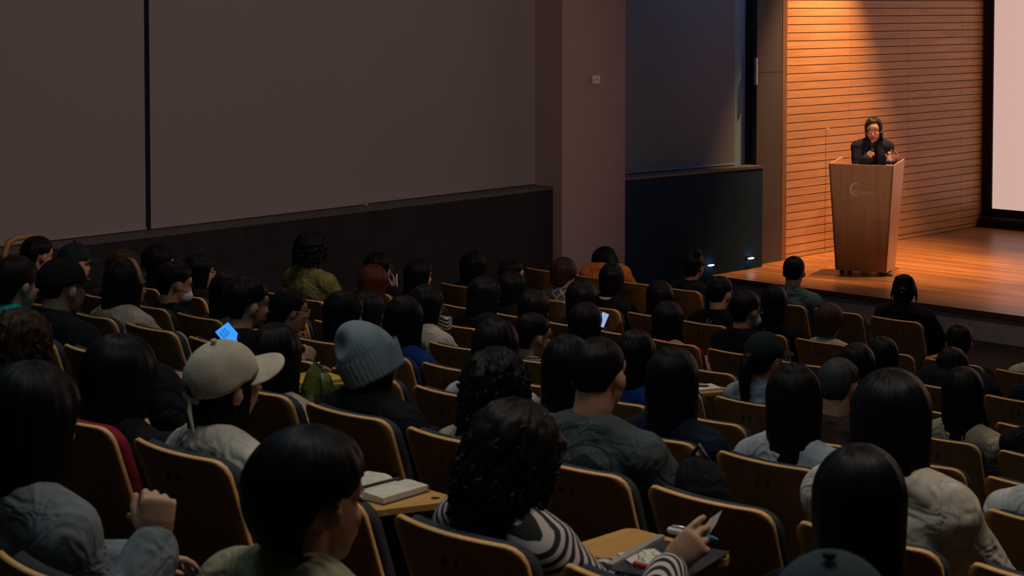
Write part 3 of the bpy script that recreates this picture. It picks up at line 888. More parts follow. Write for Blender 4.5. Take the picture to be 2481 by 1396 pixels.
def hair_mesh(style, Rh, hc, base, seed, L=None, vol=.018, extra=None, cut=None):
    K = dict(seed=seed)
    pieces = []
    if style in ('short', 'buzz', 'bowl'):
        pieces.append(hair_grid(vol if style != 'buzz' else .006, hems(style), amp=.05, freq=9, curl=.008, rag=.014, fine=.035, Na=88, round_=style != 'bowl', **K))
    elif style in ('bob', 'long'):
        pieces.append(hair_grid(vol, hems(style, L), amp=.045, taper=.11 if style == 'bob' else .04, flare=0 if style == 'bob' else .06, back=.5 if style == 'long' else 0, rag=.010 if style == 'bob' else .020, fine=.03, Na=96, Nt=30, **K))
    elif style in ('curly', 'curly_short', 'curly_long'):
        Lc = {'curly': -.17, 'curly_short': -.11, 'curly_long': -.30}[style] if L is None else L
        pieces.append(hair_grid(vol, hems('bob', Lc), amp=.09, freq=14, taper=-.02, curl=.10, Na=84, Nt=34, **K))
        rr = random.Random(seed)
        for q in range(70):
            a = rr.uniform(rad(60), rad(300)); z0 = rr.uniform(Lc + .02, .11)
            zz = max(0, (z0 - .03) / (.09 + vol)); s = math.sqrt(max(0, 1 - zz * zz)) * 1.0
            x, y = math.sin(a) * (.077 + vol) * s, -.014 + math.cos(a) * (.098 + vol) * s
            pts = [(x * (1 + .10 * math.sin(t * 2.6 + q)), y * (1 + .10 * math.cos(t * 2.6 + q)), z0 - t * .016) for t in range(5)]
            pieces.append(tube(pts, [.007, .011, .011, .009, .004], 7))
    elif style in ('bun', 'topknot', 'tied', 'ponytail', 'updo'):
        pieces.append(hair_grid(.010, hems('tied'), amp=.03, **K))
        if style == 'bun': pieces.append(hairball((0, -.115, .03), .042, seed))
        if style == 'topknot': pieces.append(hairball((.058, -.055, .118), .037, seed))
        if style == 'updo':
            pieces.append(hairball((-.024, -.075, .075), .047, seed)); pieces.append(hairball((.030, -.07, .078), .045, seed + 1)); pieces.append(hairball((0, -.10, .0), .045, seed + 2))
            pieces.append(tube([(.08, .0, .03), (.092, -.03, -.03), (.09, -.03, -.075)], [.012, .010, .003], 8)); pieces.append(tube([(-.08, .0, .03), (-.09, -.03, -.03), (-.086, -.03, -.06)], [.010, .008, .003], 8))
        if style == 'tied': pieces.append(tube([(0, -.10, .0), (0, -.125, -.05), (.0, -.11, -.12), (0, -.12, -.2)], [.03, .034, .028, .010], 12))
        if style == 'ponytail': pieces.append(tube([(0, -.10, .02), (0, -.15, .0), (.0, -.15, -.10), (0, -.15, -.26)], [.026, .034, .034, .012], 12))
    if cut is not None:
        for q, (v, f) in enumerate(pieces):
            v = np.asarray(v); pieces[q] = (v, [g for g in f if all(v[i][2] < cut for i in g)])
    mb = MB()
    for v, f in pieces: mb.add(to_world_hair(v, Rh, hc) - np.array(hc), f)
    return mb
def hairball(c, r, seed):
    v, f = ellipsoid((0, 0, 0), (r, r * .92, r), None, 22, 16)
    v = np.array([p * (1 + .16 * noise.noise(Vector(p) * 45 + Vector((seed, 0, 0)))) for p in v]); return v + np.array(c), f

# ---- headwear
def cap_parts(Rh, hc, base, parent, mat, strap=False, tilt=0):
    R = np.array(Rh @ Matrix.Rotation(rad(tilt), 3, 'X')); o = np.array(hc) - np.array(base)
    v, f = hair_grid(.015, (lambda a, s: .030 - .020 * ss(1.6, 2.6, a)) if not strap else (lambda a, s: .030 - .012 * ss(1.2, 2.2, a) + (.038 * max(0, 1 - ((a - math.pi) / .42) ** 2) if a > math.pi - .42 else 0)), amp=.012, inner=.008, Na=64, Nt=18)
    v = np.array(v); v[:, 2] *= 1.02
    mb = MB(); mb.add(v @ R.T + o, f)
    c = mb.build('cap', mat, parent, True)
    nu, nv = 22, 8; V = []; Fc = []
    for s in (0, 1):
        for j in range(nv + 1):
            for i in range(nu + 1):
                a = rad(-64 + 128 * i / nu); w = math.cos(a * 1.38) ** .6 if abs(a * 1.38) < math.pi / 2 else 0
                q = j / nv * .078 * w
                x = math.sin(a) * (.092 + q * .25); y = -.014 + math.cos(a) * .113 + q * 1.1
                V.append((x, y, .036 - .22 * q - 3.0 * x * x + (.0 if s == 0 else -.004)))
    n = nu + 1; N = n * (nv + 1)
    for j in range(nv):
        for i in range(nu):
            a = j * n + i; Fc += [(a, a + 1, a + n + 1, a + n), (N + a, N + a + n, N + a + n + 1, N + a + 1)]
    for i in range(nu): a = nv * n + i; Fc.append((a, a + 1, N + a + 1, N + a))
    MB().add(np.array(V) @ R.T + o, Fc).build('brim', mat, c, True)
    MB().add(*ellipsoid(o + R @ np.array((0, -.014, .030 + .114 * 1.02)), (.010, .010, .006), R, 12, 8)).build('button', mat, c, True)
    if strap:
        pts = [o + R @ np.array((math.sin(a) * .089, -.014 + math.cos(a) * .113, .012)) for a in [math.pi - .5 + i * .1 for i in range(11)]]
        mb = MB().add(*tube(pts, [(.003, .010)] * 11, 8, R @ np.array((0, .001, 0)) + np.array((0, 0, 0)) if False else None))
        e = pts[3]; mb.add(*tube([e, e + np.array((.01, -.01, -.03)), e + np.array((.03, -.012, -.085))], [.006, .007, .004], 8))
        mb.build('strap', mat, c, True)
    return c
def beanie_parts(Rh, hc, base, parent, mat):
    R = np.array(Rh); o = np.array(hc) - np.array(base)
    def ribbed(vol, hem, amp, top):
        v, f = hair_grid(vol, hem, amp=0, inner=.01, Na=160, Nt=26)
        v = np.array(v); a = np.arctan2(v[:, 0], v[:, 1] + .014); k = 1 + amp * np.sin(a * 40); v[:, 0] *= k; v[:, 1] = (v[:, 1] + .014) * k - .014
        if top:
            up = np.maximum(0, v[:, 2] - .04); v[:, 2] += up * .32; v[:, 1] -= up * .38; dd = np.exp(-((v - np.array((-.012, -.115, .115))) ** 2).sum(1) / .0022); v[:, 1] += dd * .030; v[:, 2] -= dd * .018
        return v, f
    v, f = ribbed(.017, lambda a, s: .0, .006, True)
    c = MB().add(v @ R.T + o, f).build('beanie', mat, parent, True)
    v, f = ribbed(.029, lambda a, s: -.050, .012, False)
    keep = v[:, 2] < .050; idx = -np.ones(len(v), int); idx[keep] = np.arange(keep.sum())
    f = [tuple(idx[list(q)]) for q in f if all(keep[list(q)])]
    MB().add(v[keep] @ R.T + o, f).build('cuff', mat, c, True)

# ---- the seated figure
def ik(S, W, pole, l1=.30, l2=.27):
    d = W - S; L = min(d.length, (l1 + l2) * .995); n = nrm(d); W = S + n * L
    a = (l1 * l1 - l2 * l2 + L * L) / (2 * L); h = math.sqrt(max(0, l1 * l1 - a * a))
    p = Vector(pole); p = nrm(p - n * p.dot(n)); return S + n * a + p * h, W
def bez(a, b, c, t): return a * (1 - t) ** 2 + b * 2 * t * (1 - t) + c * t * t
SKIN = [skin_mat('skin_tone_%d' % i, c) for i, c in enumerate(((.50, .27, .18), (.44, .225, .145), (.55, .31, .215)))]
TROUSER = cloth('dark_trousers', (.014, .015, .02)); SHOE = plain('dark_shoes', (.02, .018, .018), .5)
def figure(base, hip, hc, Rh, bdir, fem, vs, topmat, top='long', hands=None, loose=.012, legs=True, collar=None, stand=False, skin=0, bottom=None, wrists=None, poles=None, tail=0, pads=0, nz=.158):
    """one continuous seated body plus its clothes; everything is built round the given hip and head centre"""
    hands = hands or {}; wrists = wrists or {}; poles = poles or {}
    B = basis((bdir.x, bdir.y, 0)); lat = B.col[0]; fw = B.col[1]
    base = Vector(base)
    N = hc - Vector((0, 0, nz)) - fw * .045 + (Rh @ Vector((0, -.012, 0)))
    # the spine bends back against the seat or forward over the lap
    mid = (hip + N) / 2 - fw * (.05 if not stand else .0)
    sp = [bez(hip, mid, N, t) for t in (0, .18, .36, .54, .72, .86, .95, 1.0)]
    k = .93 if fem else 1.04
    rr = [(.165, .125), (.152, .118), (.138, .105), (.150, .110), (.166, .112), (.160, .092), (.105, .072), (.060, .058)]
    rr = [(a * k, b * k) for a, b in rr]
    def torso(g):
        R2 = [(a + g, b + g) for a, b in rr]
        P = [tube([tuple(p) for p in sp], R2, 24, tuple(lat))]
        for s in (-1, 1):
            sh = shoulder(s)
            P.append(ellipsoid(sh, (.062 * k + g, .058 * k + g, .058 * k + g)))
            P.append(tube([tuple(N + Vector((0, 0, .0)) + lat * s * .02), tuple(N * .55 + sh * .45 + Vector((0, 0, .012))), tuple(sh + Vector((0, 0, .004)))], [.048 + g, .047 + g, .05 + g], 14))
        return P
    spdir = nrm(N - sp[4])
    def shoulder(s): return N - spdir * (.058 if not pads else .040) + lat * pads + lat * s * (.158 * k + .006) + fw * .012
    arms = {}
    for sd, s in (('L', -1), ('R', 1)):
        Sh = shoulder(s)
        W = Vector(wrists[sd]) if sd in wrists else (hip + fw * .27 + lat * s * .10 + Vector((0, 0, .10)) if not stand else Sh + Vector((0, 0, -.5)) + fw * .08)
        El, W = ik(Sh, W, poles.get(sd, lat * s * .8 - fw * .5 + Vector((0, 0, -.8))))
        arms[sd] = (Sh, El, W)
    def armtubes(g, cut=None, gw=None):
        P = []
        for sd in arms:
            Sh, El, W = arms[sd]; gw2 = g if gw is None else gw
            if cut is None:
                P.append(tube([tuple(Sh), tuple(Sh.lerp(El, .5)), tuple(El), tuple(El.lerp(W, .45)), tuple(El.lerp(W, 1 if gw is None else .93))], [.053 * k + g, .047 * k + g, .041 * k + g, .038 * k + gw2, .026 * k + gw2], 16))
            else:
                P.append(tube([tuple(Sh), tuple(Sh.lerp(El, .5)), tuple(Sh.lerp(El, cut))], [.053 * k + g, .049 * k + g + .004, .047 * k + g + .008], 16))
        return P
    hips = [hip + lat * s * .085 for s in (-1, 1)]
    if not stand:
        knees = [h + fw * .40 + lat * s * .04 + Vector((0, 0, .02)) for h, s in zip(hips, (-1, 1))]
        ank = [Vector((q.x, q.y, base.z + .09)) + fw * .03 for q in knees]
    else:
        knees = [Vector((h.x, h.y, base.z + .48)) + fw * .02 for h in hips]; ank = [Vector((h.x, h.y, base.z + .09)) for h in hips]
    def legtubes(g):
        P = []
        for h, q, a in zip(hips, knees, ank):
            P.append(tube([tuple(h), tuple(h.lerp(q, .5)), tuple(q), tuple(q.lerp(a, .3)), tuple(a)], [.082 * k + g, .072 * k + g, .056 * k + g, .054 * k + g, .036 * k + g * 1.6], 16))
        return P
    feet = [tube([tuple(a + Vector((0, 0, -.045)) - fw * .04), tuple(a + Vector((0, 0, -.045)) + fw * .06), tuple(a + Vector((0, 0, -.06)) + fw * .15)], [(.035, .040), (.04, .036), (.032, .024)], 12, tuple(lat)) for a in ank]
    body_pr = torso(0) + armtubes(0) + legtubes(0) + feet + head_prims(Rh, hc, fem)
    body_pr.append(tube([tuple(sp[-2]), tuple(N), tuple(hc + Rh @ Vector((0, -.03, -.06)))], [.056, .053 * (1 if fem else 1.1), .054 * (1 if fem else 1.1)], 18))
    ex = []
    for sd in arms:
        Sh, El, W = arms[sd]; h = hands.get(sd, {})
        f = Vector(h.get('fwd', W - El + fw * .02)); u = Vector(h.get('up', UP + lat * (-.2 if sd == 'L' else .2)))
        if abs(nrm(f).dot(nrm(u))) > .96: u = -fw
        ex.append(placed_hand(h.get('pose', 'relaxed'), sd, W, f, u, h.get('scale', .92 if fem else 1.0)))
    M = Matrix.Translation(-base)
    def put(name, prims, size, mat, parent, sm=4, extra=None, noisy=0):
        me = vox(prims, size, sm, extra); me.transform(M)
        if noisy:
            v = np.empty(len(me.vertices) * 3); me.vertices.foreach_get('co', v); v = v.reshape(-1, 3)
            nn = np.empty(len(me.vertices) * 3); me.vertices.foreach_get('normal', nn); nn = nn.reshape(-1, 3)
            d = np.array([noise.noise(Vector((p[0] * 7 + base.x, p[1] * 7, p[2] * 13))) for p in v]); v += nn * (d * noisy)[:, None]
            me.vertices.foreach_set('co', v.ravel()); me.update()
        return obj(name, me, mat, parent, True)
    root = empty('person', base)
    body = put('body', body_pr, vs, SKIN[skin], root, 4, ex)
    g = .012 + loose
    pr = torso(g)[:] + (armtubes(g + .004, .78) if top == 'tee' else armtubes(g, None, g + .004))
    if tail:
        pr.append(tube([tuple(sp[1]), tuple(hip - Vector((0, 0, .04)) + fw * .0)], [(rr[1][0] + g, rr[1][1] + g), (rr[0][0] + g + .01, rr[0][1] + g + .01)], 20, tuple(lat)))
    # leave the neck free: the garment ends at a neckline ring
    ring = [tuple(N + spdir * (.012 if collar else .0) + lat * math.cos(a) * (.064 + g * .3) + fw * math.sin(a) * (.062 + g * .3) - fw * .004) for a in [i * math.pi / 10 for i in range(21)]]
    pr.append(tube(ring, .011 if not collar else .014, 8, None, False))
    if collar == 'shirt': pr.append(tube([tuple(N - spdir * .01), tuple(N + spdir * .035)], [(.07, .068), (.064, .062)], 20, tuple(lat)))
    if collar == 'hood': pr += [ellipsoid(N - fw * .075 - spdir * .02, (.10, .05, .06), B), tube(ring, .026, 8, None, False)]
    if collar == 'blazer': pr.append(tube([tuple(N - spdir * .02 - fw * .02), tuple(N + spdir * .03 - fw * .014)], [(.078, .075), (.068, .066)], 20, tuple(lat)))
    name = {'tee': 'tee_shirt', 'long': 'top', 'jacket': 'jacket'}[top]
    shirt = put(name, pr, vs * 1.15, topmat, root, 3, None, (.008 if top != 'tee' else .004) if not stand else .002)
    if legs:
        put('trousers', legtubes(.012) + [tube([tuple(hip + Vector((0, 0, .06))), tuple(hip - Vector((0, 0, .02)))], [(.17 * k, .13 * k), (.18 * k, .13 * k)], 18, tuple(lat))], max(.013, vs * 1.3), bottom or TROUSER, root, 3)
        mb = MB()
        for v, f in feet: mb.add((v - np.array(base)) * np.array((1, 1, 1)) + np.array((0, 0, .0)), f)
        sh = mb.mesh(); c = np.empty(len(sh.vertices) * 3); sh.vertices.foreach_get('co', c); c = c.reshape(-1, 3)
        for q in ank:
            m = np.linalg.norm(c[:, :2] - np.array((q - base)[:2]), axis=1) < .22
            ctr = np.array(((q - base).x + fw.x * .05, (q - base).y + fw.y * .05, .045)); near = np.linalg.norm(c[:, :2] - ctr[:2], axis=1) < .16
            c[near] = ctr + (c[near] - ctr) * 1.16
        c[:, 2] = np.maximum(c[:, 2], .001)
        sh.vertices.foreach_set('co', c.ravel()); sh.update(); obj('shoes', sh, SHOE, root, True)
    return root, body, shirt, dict(N=N, fw=fw, lat=lat, spdir=spdir, arms=arms, sp=sp)
# ------------------------------------------------------------------ the audience
HC = {'black': hair_mat('hair_black', (.006, .006, .008)), 'soft': hair_mat('hair_soft_black', (.010, .008, .008)), 'brown': hair_mat('hair_dark_brown', (.035, .018, .010)),
      'auburn': hair_mat('hair_auburn', (.055, .014, .007)), 'tawny': hair_mat('hair_tawny', (.07, .035, .014)), 'grey': hair_mat('hair_grey', (.045, .045, .047))}
TM = {}
def top(name):
    if name in TM: return TM[name]
    c = {'black': (.010, .010, .012), 'coal': (.016, .016, .019), 'orange': (.62, .18, .03), 'steel': (.10, .135, .15), 'white': (.62, .58, .56), 'darkgreen': (.018, .036, .034),
         'beige': (.46, .35, .26), 'sand': (.40, .33, .24), 'olive': (.17, .16, .06), 'denim': (.06, .11, .17), 'cream': (.52, .47, .40), 'paleblue': (.26, .32, .40), 'brownjacket': (.055, .034, .026),
         'taupe': (.16, .13, .11), 'pink': (.50, .31, .29), 'blue': (.007, .036, .19), 'navy': (.012, .018, .034), 'teal': (.0, .30, .31), 'greytee': (.062, .076, .083),
         'greyblue': (.17, .19, .215), 'oliveb': (.30, .27, .18), 'mauve': (.30, .24, .25), 'icewhite': (.42, .44, .48)}.get(name)
    if name == 'stripes': TM[name] = striped('striped_knit', 'stripe', (.010, .010, .014), (.52, .45, .44))
    elif name == 'plaid': TM[name] = striped('plaid_shirt', 'plaid', (.07, .085, .10), (.42, .33, .24))
    elif name == 'check': TM[name] = striped('houndstooth_jacket', 'check', (.02, .02, .02), (.50, .44, .36))
    else: TM[name] = cloth('cloth_' + name, c)
    return TM[name]
# key, row, head x, hair-top y, facing (deg right of straight away from the camera), who, rest of the label, options
PEOPLE = [
 ('orange', 0, 1464, 598, -62, 'person in orange jacket', 'turned left with bowed head before the pillar', dict(hair='bob', top='orange', pitch=34, t='jacket', L=-.13, nz=.04)),
 ('topknot', 0, 1683, 606, 32, 'person in dark top by the stage corner', 'with hair in a topknot and bright glasses', dict(hair='topknot', top='coal', glasses=(.7, .6, .5), tail=-.3)),
 ('collar', 0, 1925, 620, 12, 'person in grey-teal collared shirt', 'seated upright in the front row', dict(hair='short', top='steel', fem=0, collar='shirt', vol=.014)),
 ('blazer', 0, 2192, 661, 8, 'person in black blazer', 'front row with hair pinned up, below the lectern', dict(hair='updo', top='black', t='jacket', collar='blazer', loose=.022, clip=1, pads=.016, nz=.145)),
 ('pale_hood', 1, 1150, 606, 38, 'person in black beside the dark dado', 'seated at the left end near the dado corner', dict(hair='bob', top='black', L=-.10, vol=.026)),
 ('profile_a', 1, 1243, 628, 68, 'person in black facing right beside the pillar base', 'in profile', dict(hair='short', top='black')),
 ('plaid', 1, 1369, 622, 42, 'person in plaid shirt', 'seated left of the orange jacket', dict(hair='bowl', top='plaid', hc='brown', vol=.022)),
 ('whitecollar', 1, 1483, 636, 14, 'person in black top with white collar', 'directly behind the orange jacket', dict(hair='bob', top='black', L=-.09, vol=.02, collar='shirt', whitecollar=1)),
 ('row1bob', 1, 1600, 678, 20, 'person in black behind the topknot', 'with plain dark bob', dict(hair='bob', top='black', vol=.026)),
 ('mark', 1, 1748, 668, 32, 'person in black tee with small white mark', 'seated below the stage corner', dict(hair='short', top='black', fem=0, t='tee', mark=1)),
 ('row1long', 1, 1877, 690, 8, 'person in black with long straight hair', 'behind the grey-teal collared shirt', dict(hair='long', top='black', L=-.34)),
 ('boy', 1, 2012, 733, 26, 'person in white tee', 'small with bowl-cut brown hair, in front of the stage', dict(hair='bowl', top='white', hc='tawny', t='tee', vol=.020, fem=1)),
 ('ears', 1, 2325, 784, 4, 'person in black with both ears showing', 'below the right part of the stage', dict(hair='short', top='black', fem=0)),
 ('pen', 2, 920, 609, 62, 'person in glasses raising a pen', 'by the dark dado', dict(hair='bob', top='coal', glasses=(.3, .25, .2), L=-.09, hand='pen')),
 ('mouth', 2, 1018, 626, 64, 'person in black in profile right of the pen writer', 'against the dark dado', dict(hair='bob', top='black')),
 ('row2long', 3, 1178, 668, 58, 'person in bulky black', 'in front of the black figure at the dado corner', dict(hair='long', top='black', loose=.03, vol=.02)),
 ('row2bob', 2, 1243, 656, 52, 'person in black below the right-facing one', 'head just under theirs', dict(hair='bob', top='black', L=-.10)),
 ('green', 2, 1411, 676, 20, 'person in dark green top', 'behind the plaid shirt', dict(hair='bob', top='darkgreen', vol=.034)),
 ('redseat', 2, 1622, 729, 36, 'person in beige top with an earring', 'seated in the red padded seat', dict(hair='bob', top='sand', vol=.024, earring=1)),
 ('mask2', 2, 1811, 703, 44, 'person in black tee and mask', 'behind the white-marked tee', dict(hair='short', top='black', fem=0, t='tee', mask=1, glasses=(.1, .1, .1), vol=.024)),
 ('pair_right', 2, 2140, 815, 12, 'person in black behind the black blazer', 'right head of a close pair', dict(hair='bob', top='black', vol=.022)),
 ('leather', 2, 2308, 842, 8, 'person in broad dark jacket', 'directly behind the one with both ears showing', dict(hair='bob', top='coal', t='jacket', loose=.05, vol=.02, nz=.06, pitch=26, pads=.03)),
 ('olive', 3, 757, 559, 40, 'person in olive shirt', 'sitting tall against the dark dado', dict(hair='curly_short', top='olive', fem=0, vol=.034, L=-.075)),
 ('auburn', 3, 907, 640, 46, 'person with auburn bob', 'just below the pen writer', dict(hair='bob', top='black', hc='auburn', vol=.024)),
 ('row3a', 3, 1298, 700, 44, 'person in black behind the plaid shirt seat', 'left of the dark green top', dict(hair='bob', top='black', L=-.09)),
 ('phone3', 3, 1423, 731, 36, 'person in black holding a lit phone', 'behind the dark green top', dict(hair='bob', top='black', vol=.026, hand='phone')),
 ('pair_left', 3, 2078, 829, 10, 'person in black behind the white tee', 'left head of a close pair', dict(hair='bob', top='black', vol=.022)),
 ('pale_profile', 4, 390, 590, 78, 'person in dark top seen in profile', 'by the dado, left of the olive shirt', dict(hair='bob', top='coal', L=-.10, vol=.024)),
 ('dadoglasses', 4, 486, 612, 74, 'person in black with lit glasses', 'in profile by the dado', dict(hair='bob', top='black', glasses=(.8, .7, .5))),
 ('denim', 4, 895, 703, 50, 'person in denim shirt', 'below the auburn bob', dict(hair='bob', top='denim', L=-.1)),
 ('cream', 4, 1036, 689, 52, 'person in pale ruffled jacket', 'with the striped bag beside', dict(hair='bob', top='cream', t='jacket', loose=.03, glasses=(.2, .2, .2))),
 ('check', 4, 1298, 758, 60, 'person in houndstooth jacket', 'with the ear showing, mid hall', dict(hair='short', top='check', vol=.020)),
 ('tealcap', 4, 1858, 797, 40, 'person in dark cap and pale blue shirt', 'ponytail hanging behind', dict(hair='ponytail', top='paleblue', cap='darkcap', glasses=(.6, .6, .65), L=-.2)),
 ('rightlong', 4, 2334, 887, 8, 'person with straight hair and beige sleeve', 'behind the broad dark jacket near the right edge', dict(hair='long', top='sand', L=-.36, vol=.018)),
 ('rail', 5, 95, 571, 56, 'person in black beside the wooden handrail', '', dict(hair='short', top='black', vol=.02)),
 ('cap5', 5, 186, 583, 58, 'person in peaked dark cap with fist at chin', 'near the handrail', dict(hair='short', vol=.006, top='coal', cap='darkcap', hand='chin', fem=0)),
 ('brown5', 5, 303, 603, 50, 'person in dark top with brown hair', 'behind the hairband wearer', dict(hair='bob', top='coal', hc='brown', vol=.02)),
 ('mask', 5, 428, 633, 68, 'person in black wearing a white mask', 'head bowed in profile', dict(hair='short', top='black', mask=1, pitch=12, vol=.022)),
 ('taupe', 5, 555, 656, 40, 'person in taupe jacket', 'between the mask wearer and the blue phone', dict(hair='bob', top='taupe', t='jacket', hc='soft', vol=.02)),
 ('chin', 5, 706, 694, 72, 'person in pink top with hand at chin', 'wearing glasses and an earring', dict(hair='tied', top='pink', glasses=(.6, .5, .45), hand='chin', earring=1)),
 ('row5', 5, 838, 703, 58, 'person in black left of the denim shirt', 'in profile above the beanie', dict(hair='bob', top='black', L=-.10)),
 ('bluejacket', 5, 985, 715, 42, 'person in royal blue jacket', 'right of the beanie', dict(hair='long', top='blue', t='jacket', L=-.22)),
 ('satin', 5, 1543, 798, 30, 'person in blue satin jacket', 'half hidden behind the grey tee', dict(hair='bob', top='blue', t='jacket')),
 ('grey', 5, 2038, 866, 26, 'person with grey hair and brown jacket', '', dict(hair='short', top='brownjacket', hc='grey', fem=0, vol=.008)),
 ('hairband', 6, 310, 629, 66, 'person in beige jacket with hairband', 'long dark hair, seated near the left edge', dict(hair='long', top='beige', t='jacket', hc='soft', loose=.038, band=1, L=-.30)),
 ('bluephone', 6, 605, 668, 62, 'person in black with a bright blue phone', 'behind the cream cap', dict(hair='short', top='black', fem=0, hand='phone', vol=.022)),
 ('whitetop', 6, 1203, 769, 20, 'person in white top', 'mostly hidden by the curly head in beige', dict(hair='long', top='icewhite', L=-.2)),
 ('tabletuser', 6, 1378, 808, 20, 'person in mauve top', 'left of the grey tee with a blue-lit tablet', dict(hair='long', top='mauve', L=-.19, hand='phone', vol=.024)),
 ('navy', 6, 1632, 838, 14, 'person in navy jacket with long straight hair', 'right of the grey tee', dict(hair='long', top='navy', t='jacket', L=-.3, vol=.022)),
 ('bobpale', 6, 1926, 878, 6, 'person in pale blue collared top', 'long bobbed hair, in front of the grey hair', dict(hair='long', top='icewhite', L=-.27, vol=.022)),
 ('clip', 7, 45, 613, 58, 'person in teal top with hair clip', 'at the left edge', dict(hair='tied', top='teal', hc='soft', clip=1, glint=1, nz=.138)),
 ('capblack', 7, 157, 616, 56, 'person in black cap and black jacket', 'in profile near the left edge', dict(hair='short', top='black', t='jacket', cap='blackcap', fem=0, loose=.026, vol=.006)),
 ('sleeves', 7, 672, 781, 30, 'person with long hair and beige sleeves', 'between the cream cap and the beanie', dict(hair='long', top='beige', L=-.3)),
 ('beanie', 7, 908, 776, 40, 'person in grey-blue ribbed beanie', 'and black coat, left of centre', dict(hair='bob', top='black', t='jacket', loose=.03, beanie=1, L=-.12, vol=.004)),
 ('curlbeige', 7, 1205, 839, 24, 'person in beige hooded jacket', 'short curly hair, mid hall', dict(hair='curly_short', top='sand', t='jacket', collar='hood', loose=.026, vol=.030)),
 ('greytee', 7, 1456, 806, 26, 'person in grey tee with oval back print', '', dict(hair='buzz', top='greytee', fem=0, t='tee', print=1, skin=1)),
 ('creamshirt', 7, 2162, 890, 4, 'person in cream shirt with very long hair', 'near the right edge', dict(hair='long', top='cream', L=-.38, vol=.03, loose=.03)),
 ('curlgreen', 8, 55, 746, 46, 'person in dark green hoodie', 'curly brown hair, at the left edge', dict(hair='curly', top='darkgreen', hc='brown', collar='hood', vol=.02)),
 ('writer', 8, 296, 806, 44, 'person in black writing in a notebook', 'left of the cream cap', dict(hair='bob', top='black', hand='pen', vol=.030, loose=.025, L=-.14)),
 ('creamcap', 8, 555, 806, 62, 'person in cream cap and pale shirt', 'strap hanging at the back', dict(hair='long', top='cream', cap='creamcap', strap=1, L=-.26, vol=.006, roll=10, pitch=-2, tilt=14)),
 ('stripes', 8, 1250, 969, 48, 'person in striped top with curly hair', 'bent over writing, wearing glasses', dict(hair='curly_long', top='stripes', hc='soft', hand='write', glasses=(.03, .03, .03), vol=.032, pitch=20, nz=.13)),
 ('bigblack', 8, 2086, 1073, 4, 'person in black with sleek straight hair', 'large at the lower right', dict(hair='long', top='black', L=-.40, vol=.018)),
 ('nearleft', 9, 84, 872, 52, 'person in grey-blue shirt with raised fist', 'nearest at the lower left', dict(hair='long', top='greyblue', hand='fist', L=-.22, vol=.02, loose=.024)),
 ('nearmid', 9, 765, 1026, 54, 'person in khaki shirt', 'nearest at the bottom centre, ear and cheek showing', dict(hair='short', top='oliveb', fem=0, vol=.034, collar='shirt', skin=0, pitch=2, nz=.128, dy=.28)),
 ('nearcap', 9, 2020, 1301, 6, 'person in slate-blue cap', 'nearest at the bottom right', dict(hair='short', vol=.006, top='coal', cap='slatecap', fem=0, pitch=-4, tilt=9)),
 # reaching in from the right edge
 ('edge_white', 6, 2562, 990, 10, 'person in white tee at the right edge', 'only a shoulder in view', dict(hair='short', top='white', t='tee')),
 ('edge_dark', 4, 2548, 898, 10, 'person in dark coat at the right edge', 'only a shoulder in view', dict(hair='bob', top='coal', t='jacket')),
 ('edge_navy', 2, 2548, 822, 10, 'person in navy at the right edge', 'only a sleeve in view', dict(hair='bob', top='navy')),
 ('edge_knit', 1, 2536, 790, 10, 'person in pale shaggy knit at the right edge', 'only a shoulder in view', dict(hair='bob', top='cream', t='jacket', loose=.03)),
]
CAPM = {'darkcap': cloth('cap_dark_teal', (.016, .024, .026), .9, .05), 'blackcap': cloth('cap_black', (.008, .008, .009), .9, .05), 'creamcap': cloth('cap_cream', (.46, .40, .31), .9, .08), 'slatecap': cloth('cap_slate', (.055, .08, .095), .9, .08)}
BEANIE = cloth('beanie_knit', (.20, .25, .285), .95, .05)
MASK = plain('mask_white', (.62, .64, .72), .8)
PIN = plain('jewel_silver', (.7, .7, .68), .2, 1)
INFO = {}
taken = {}
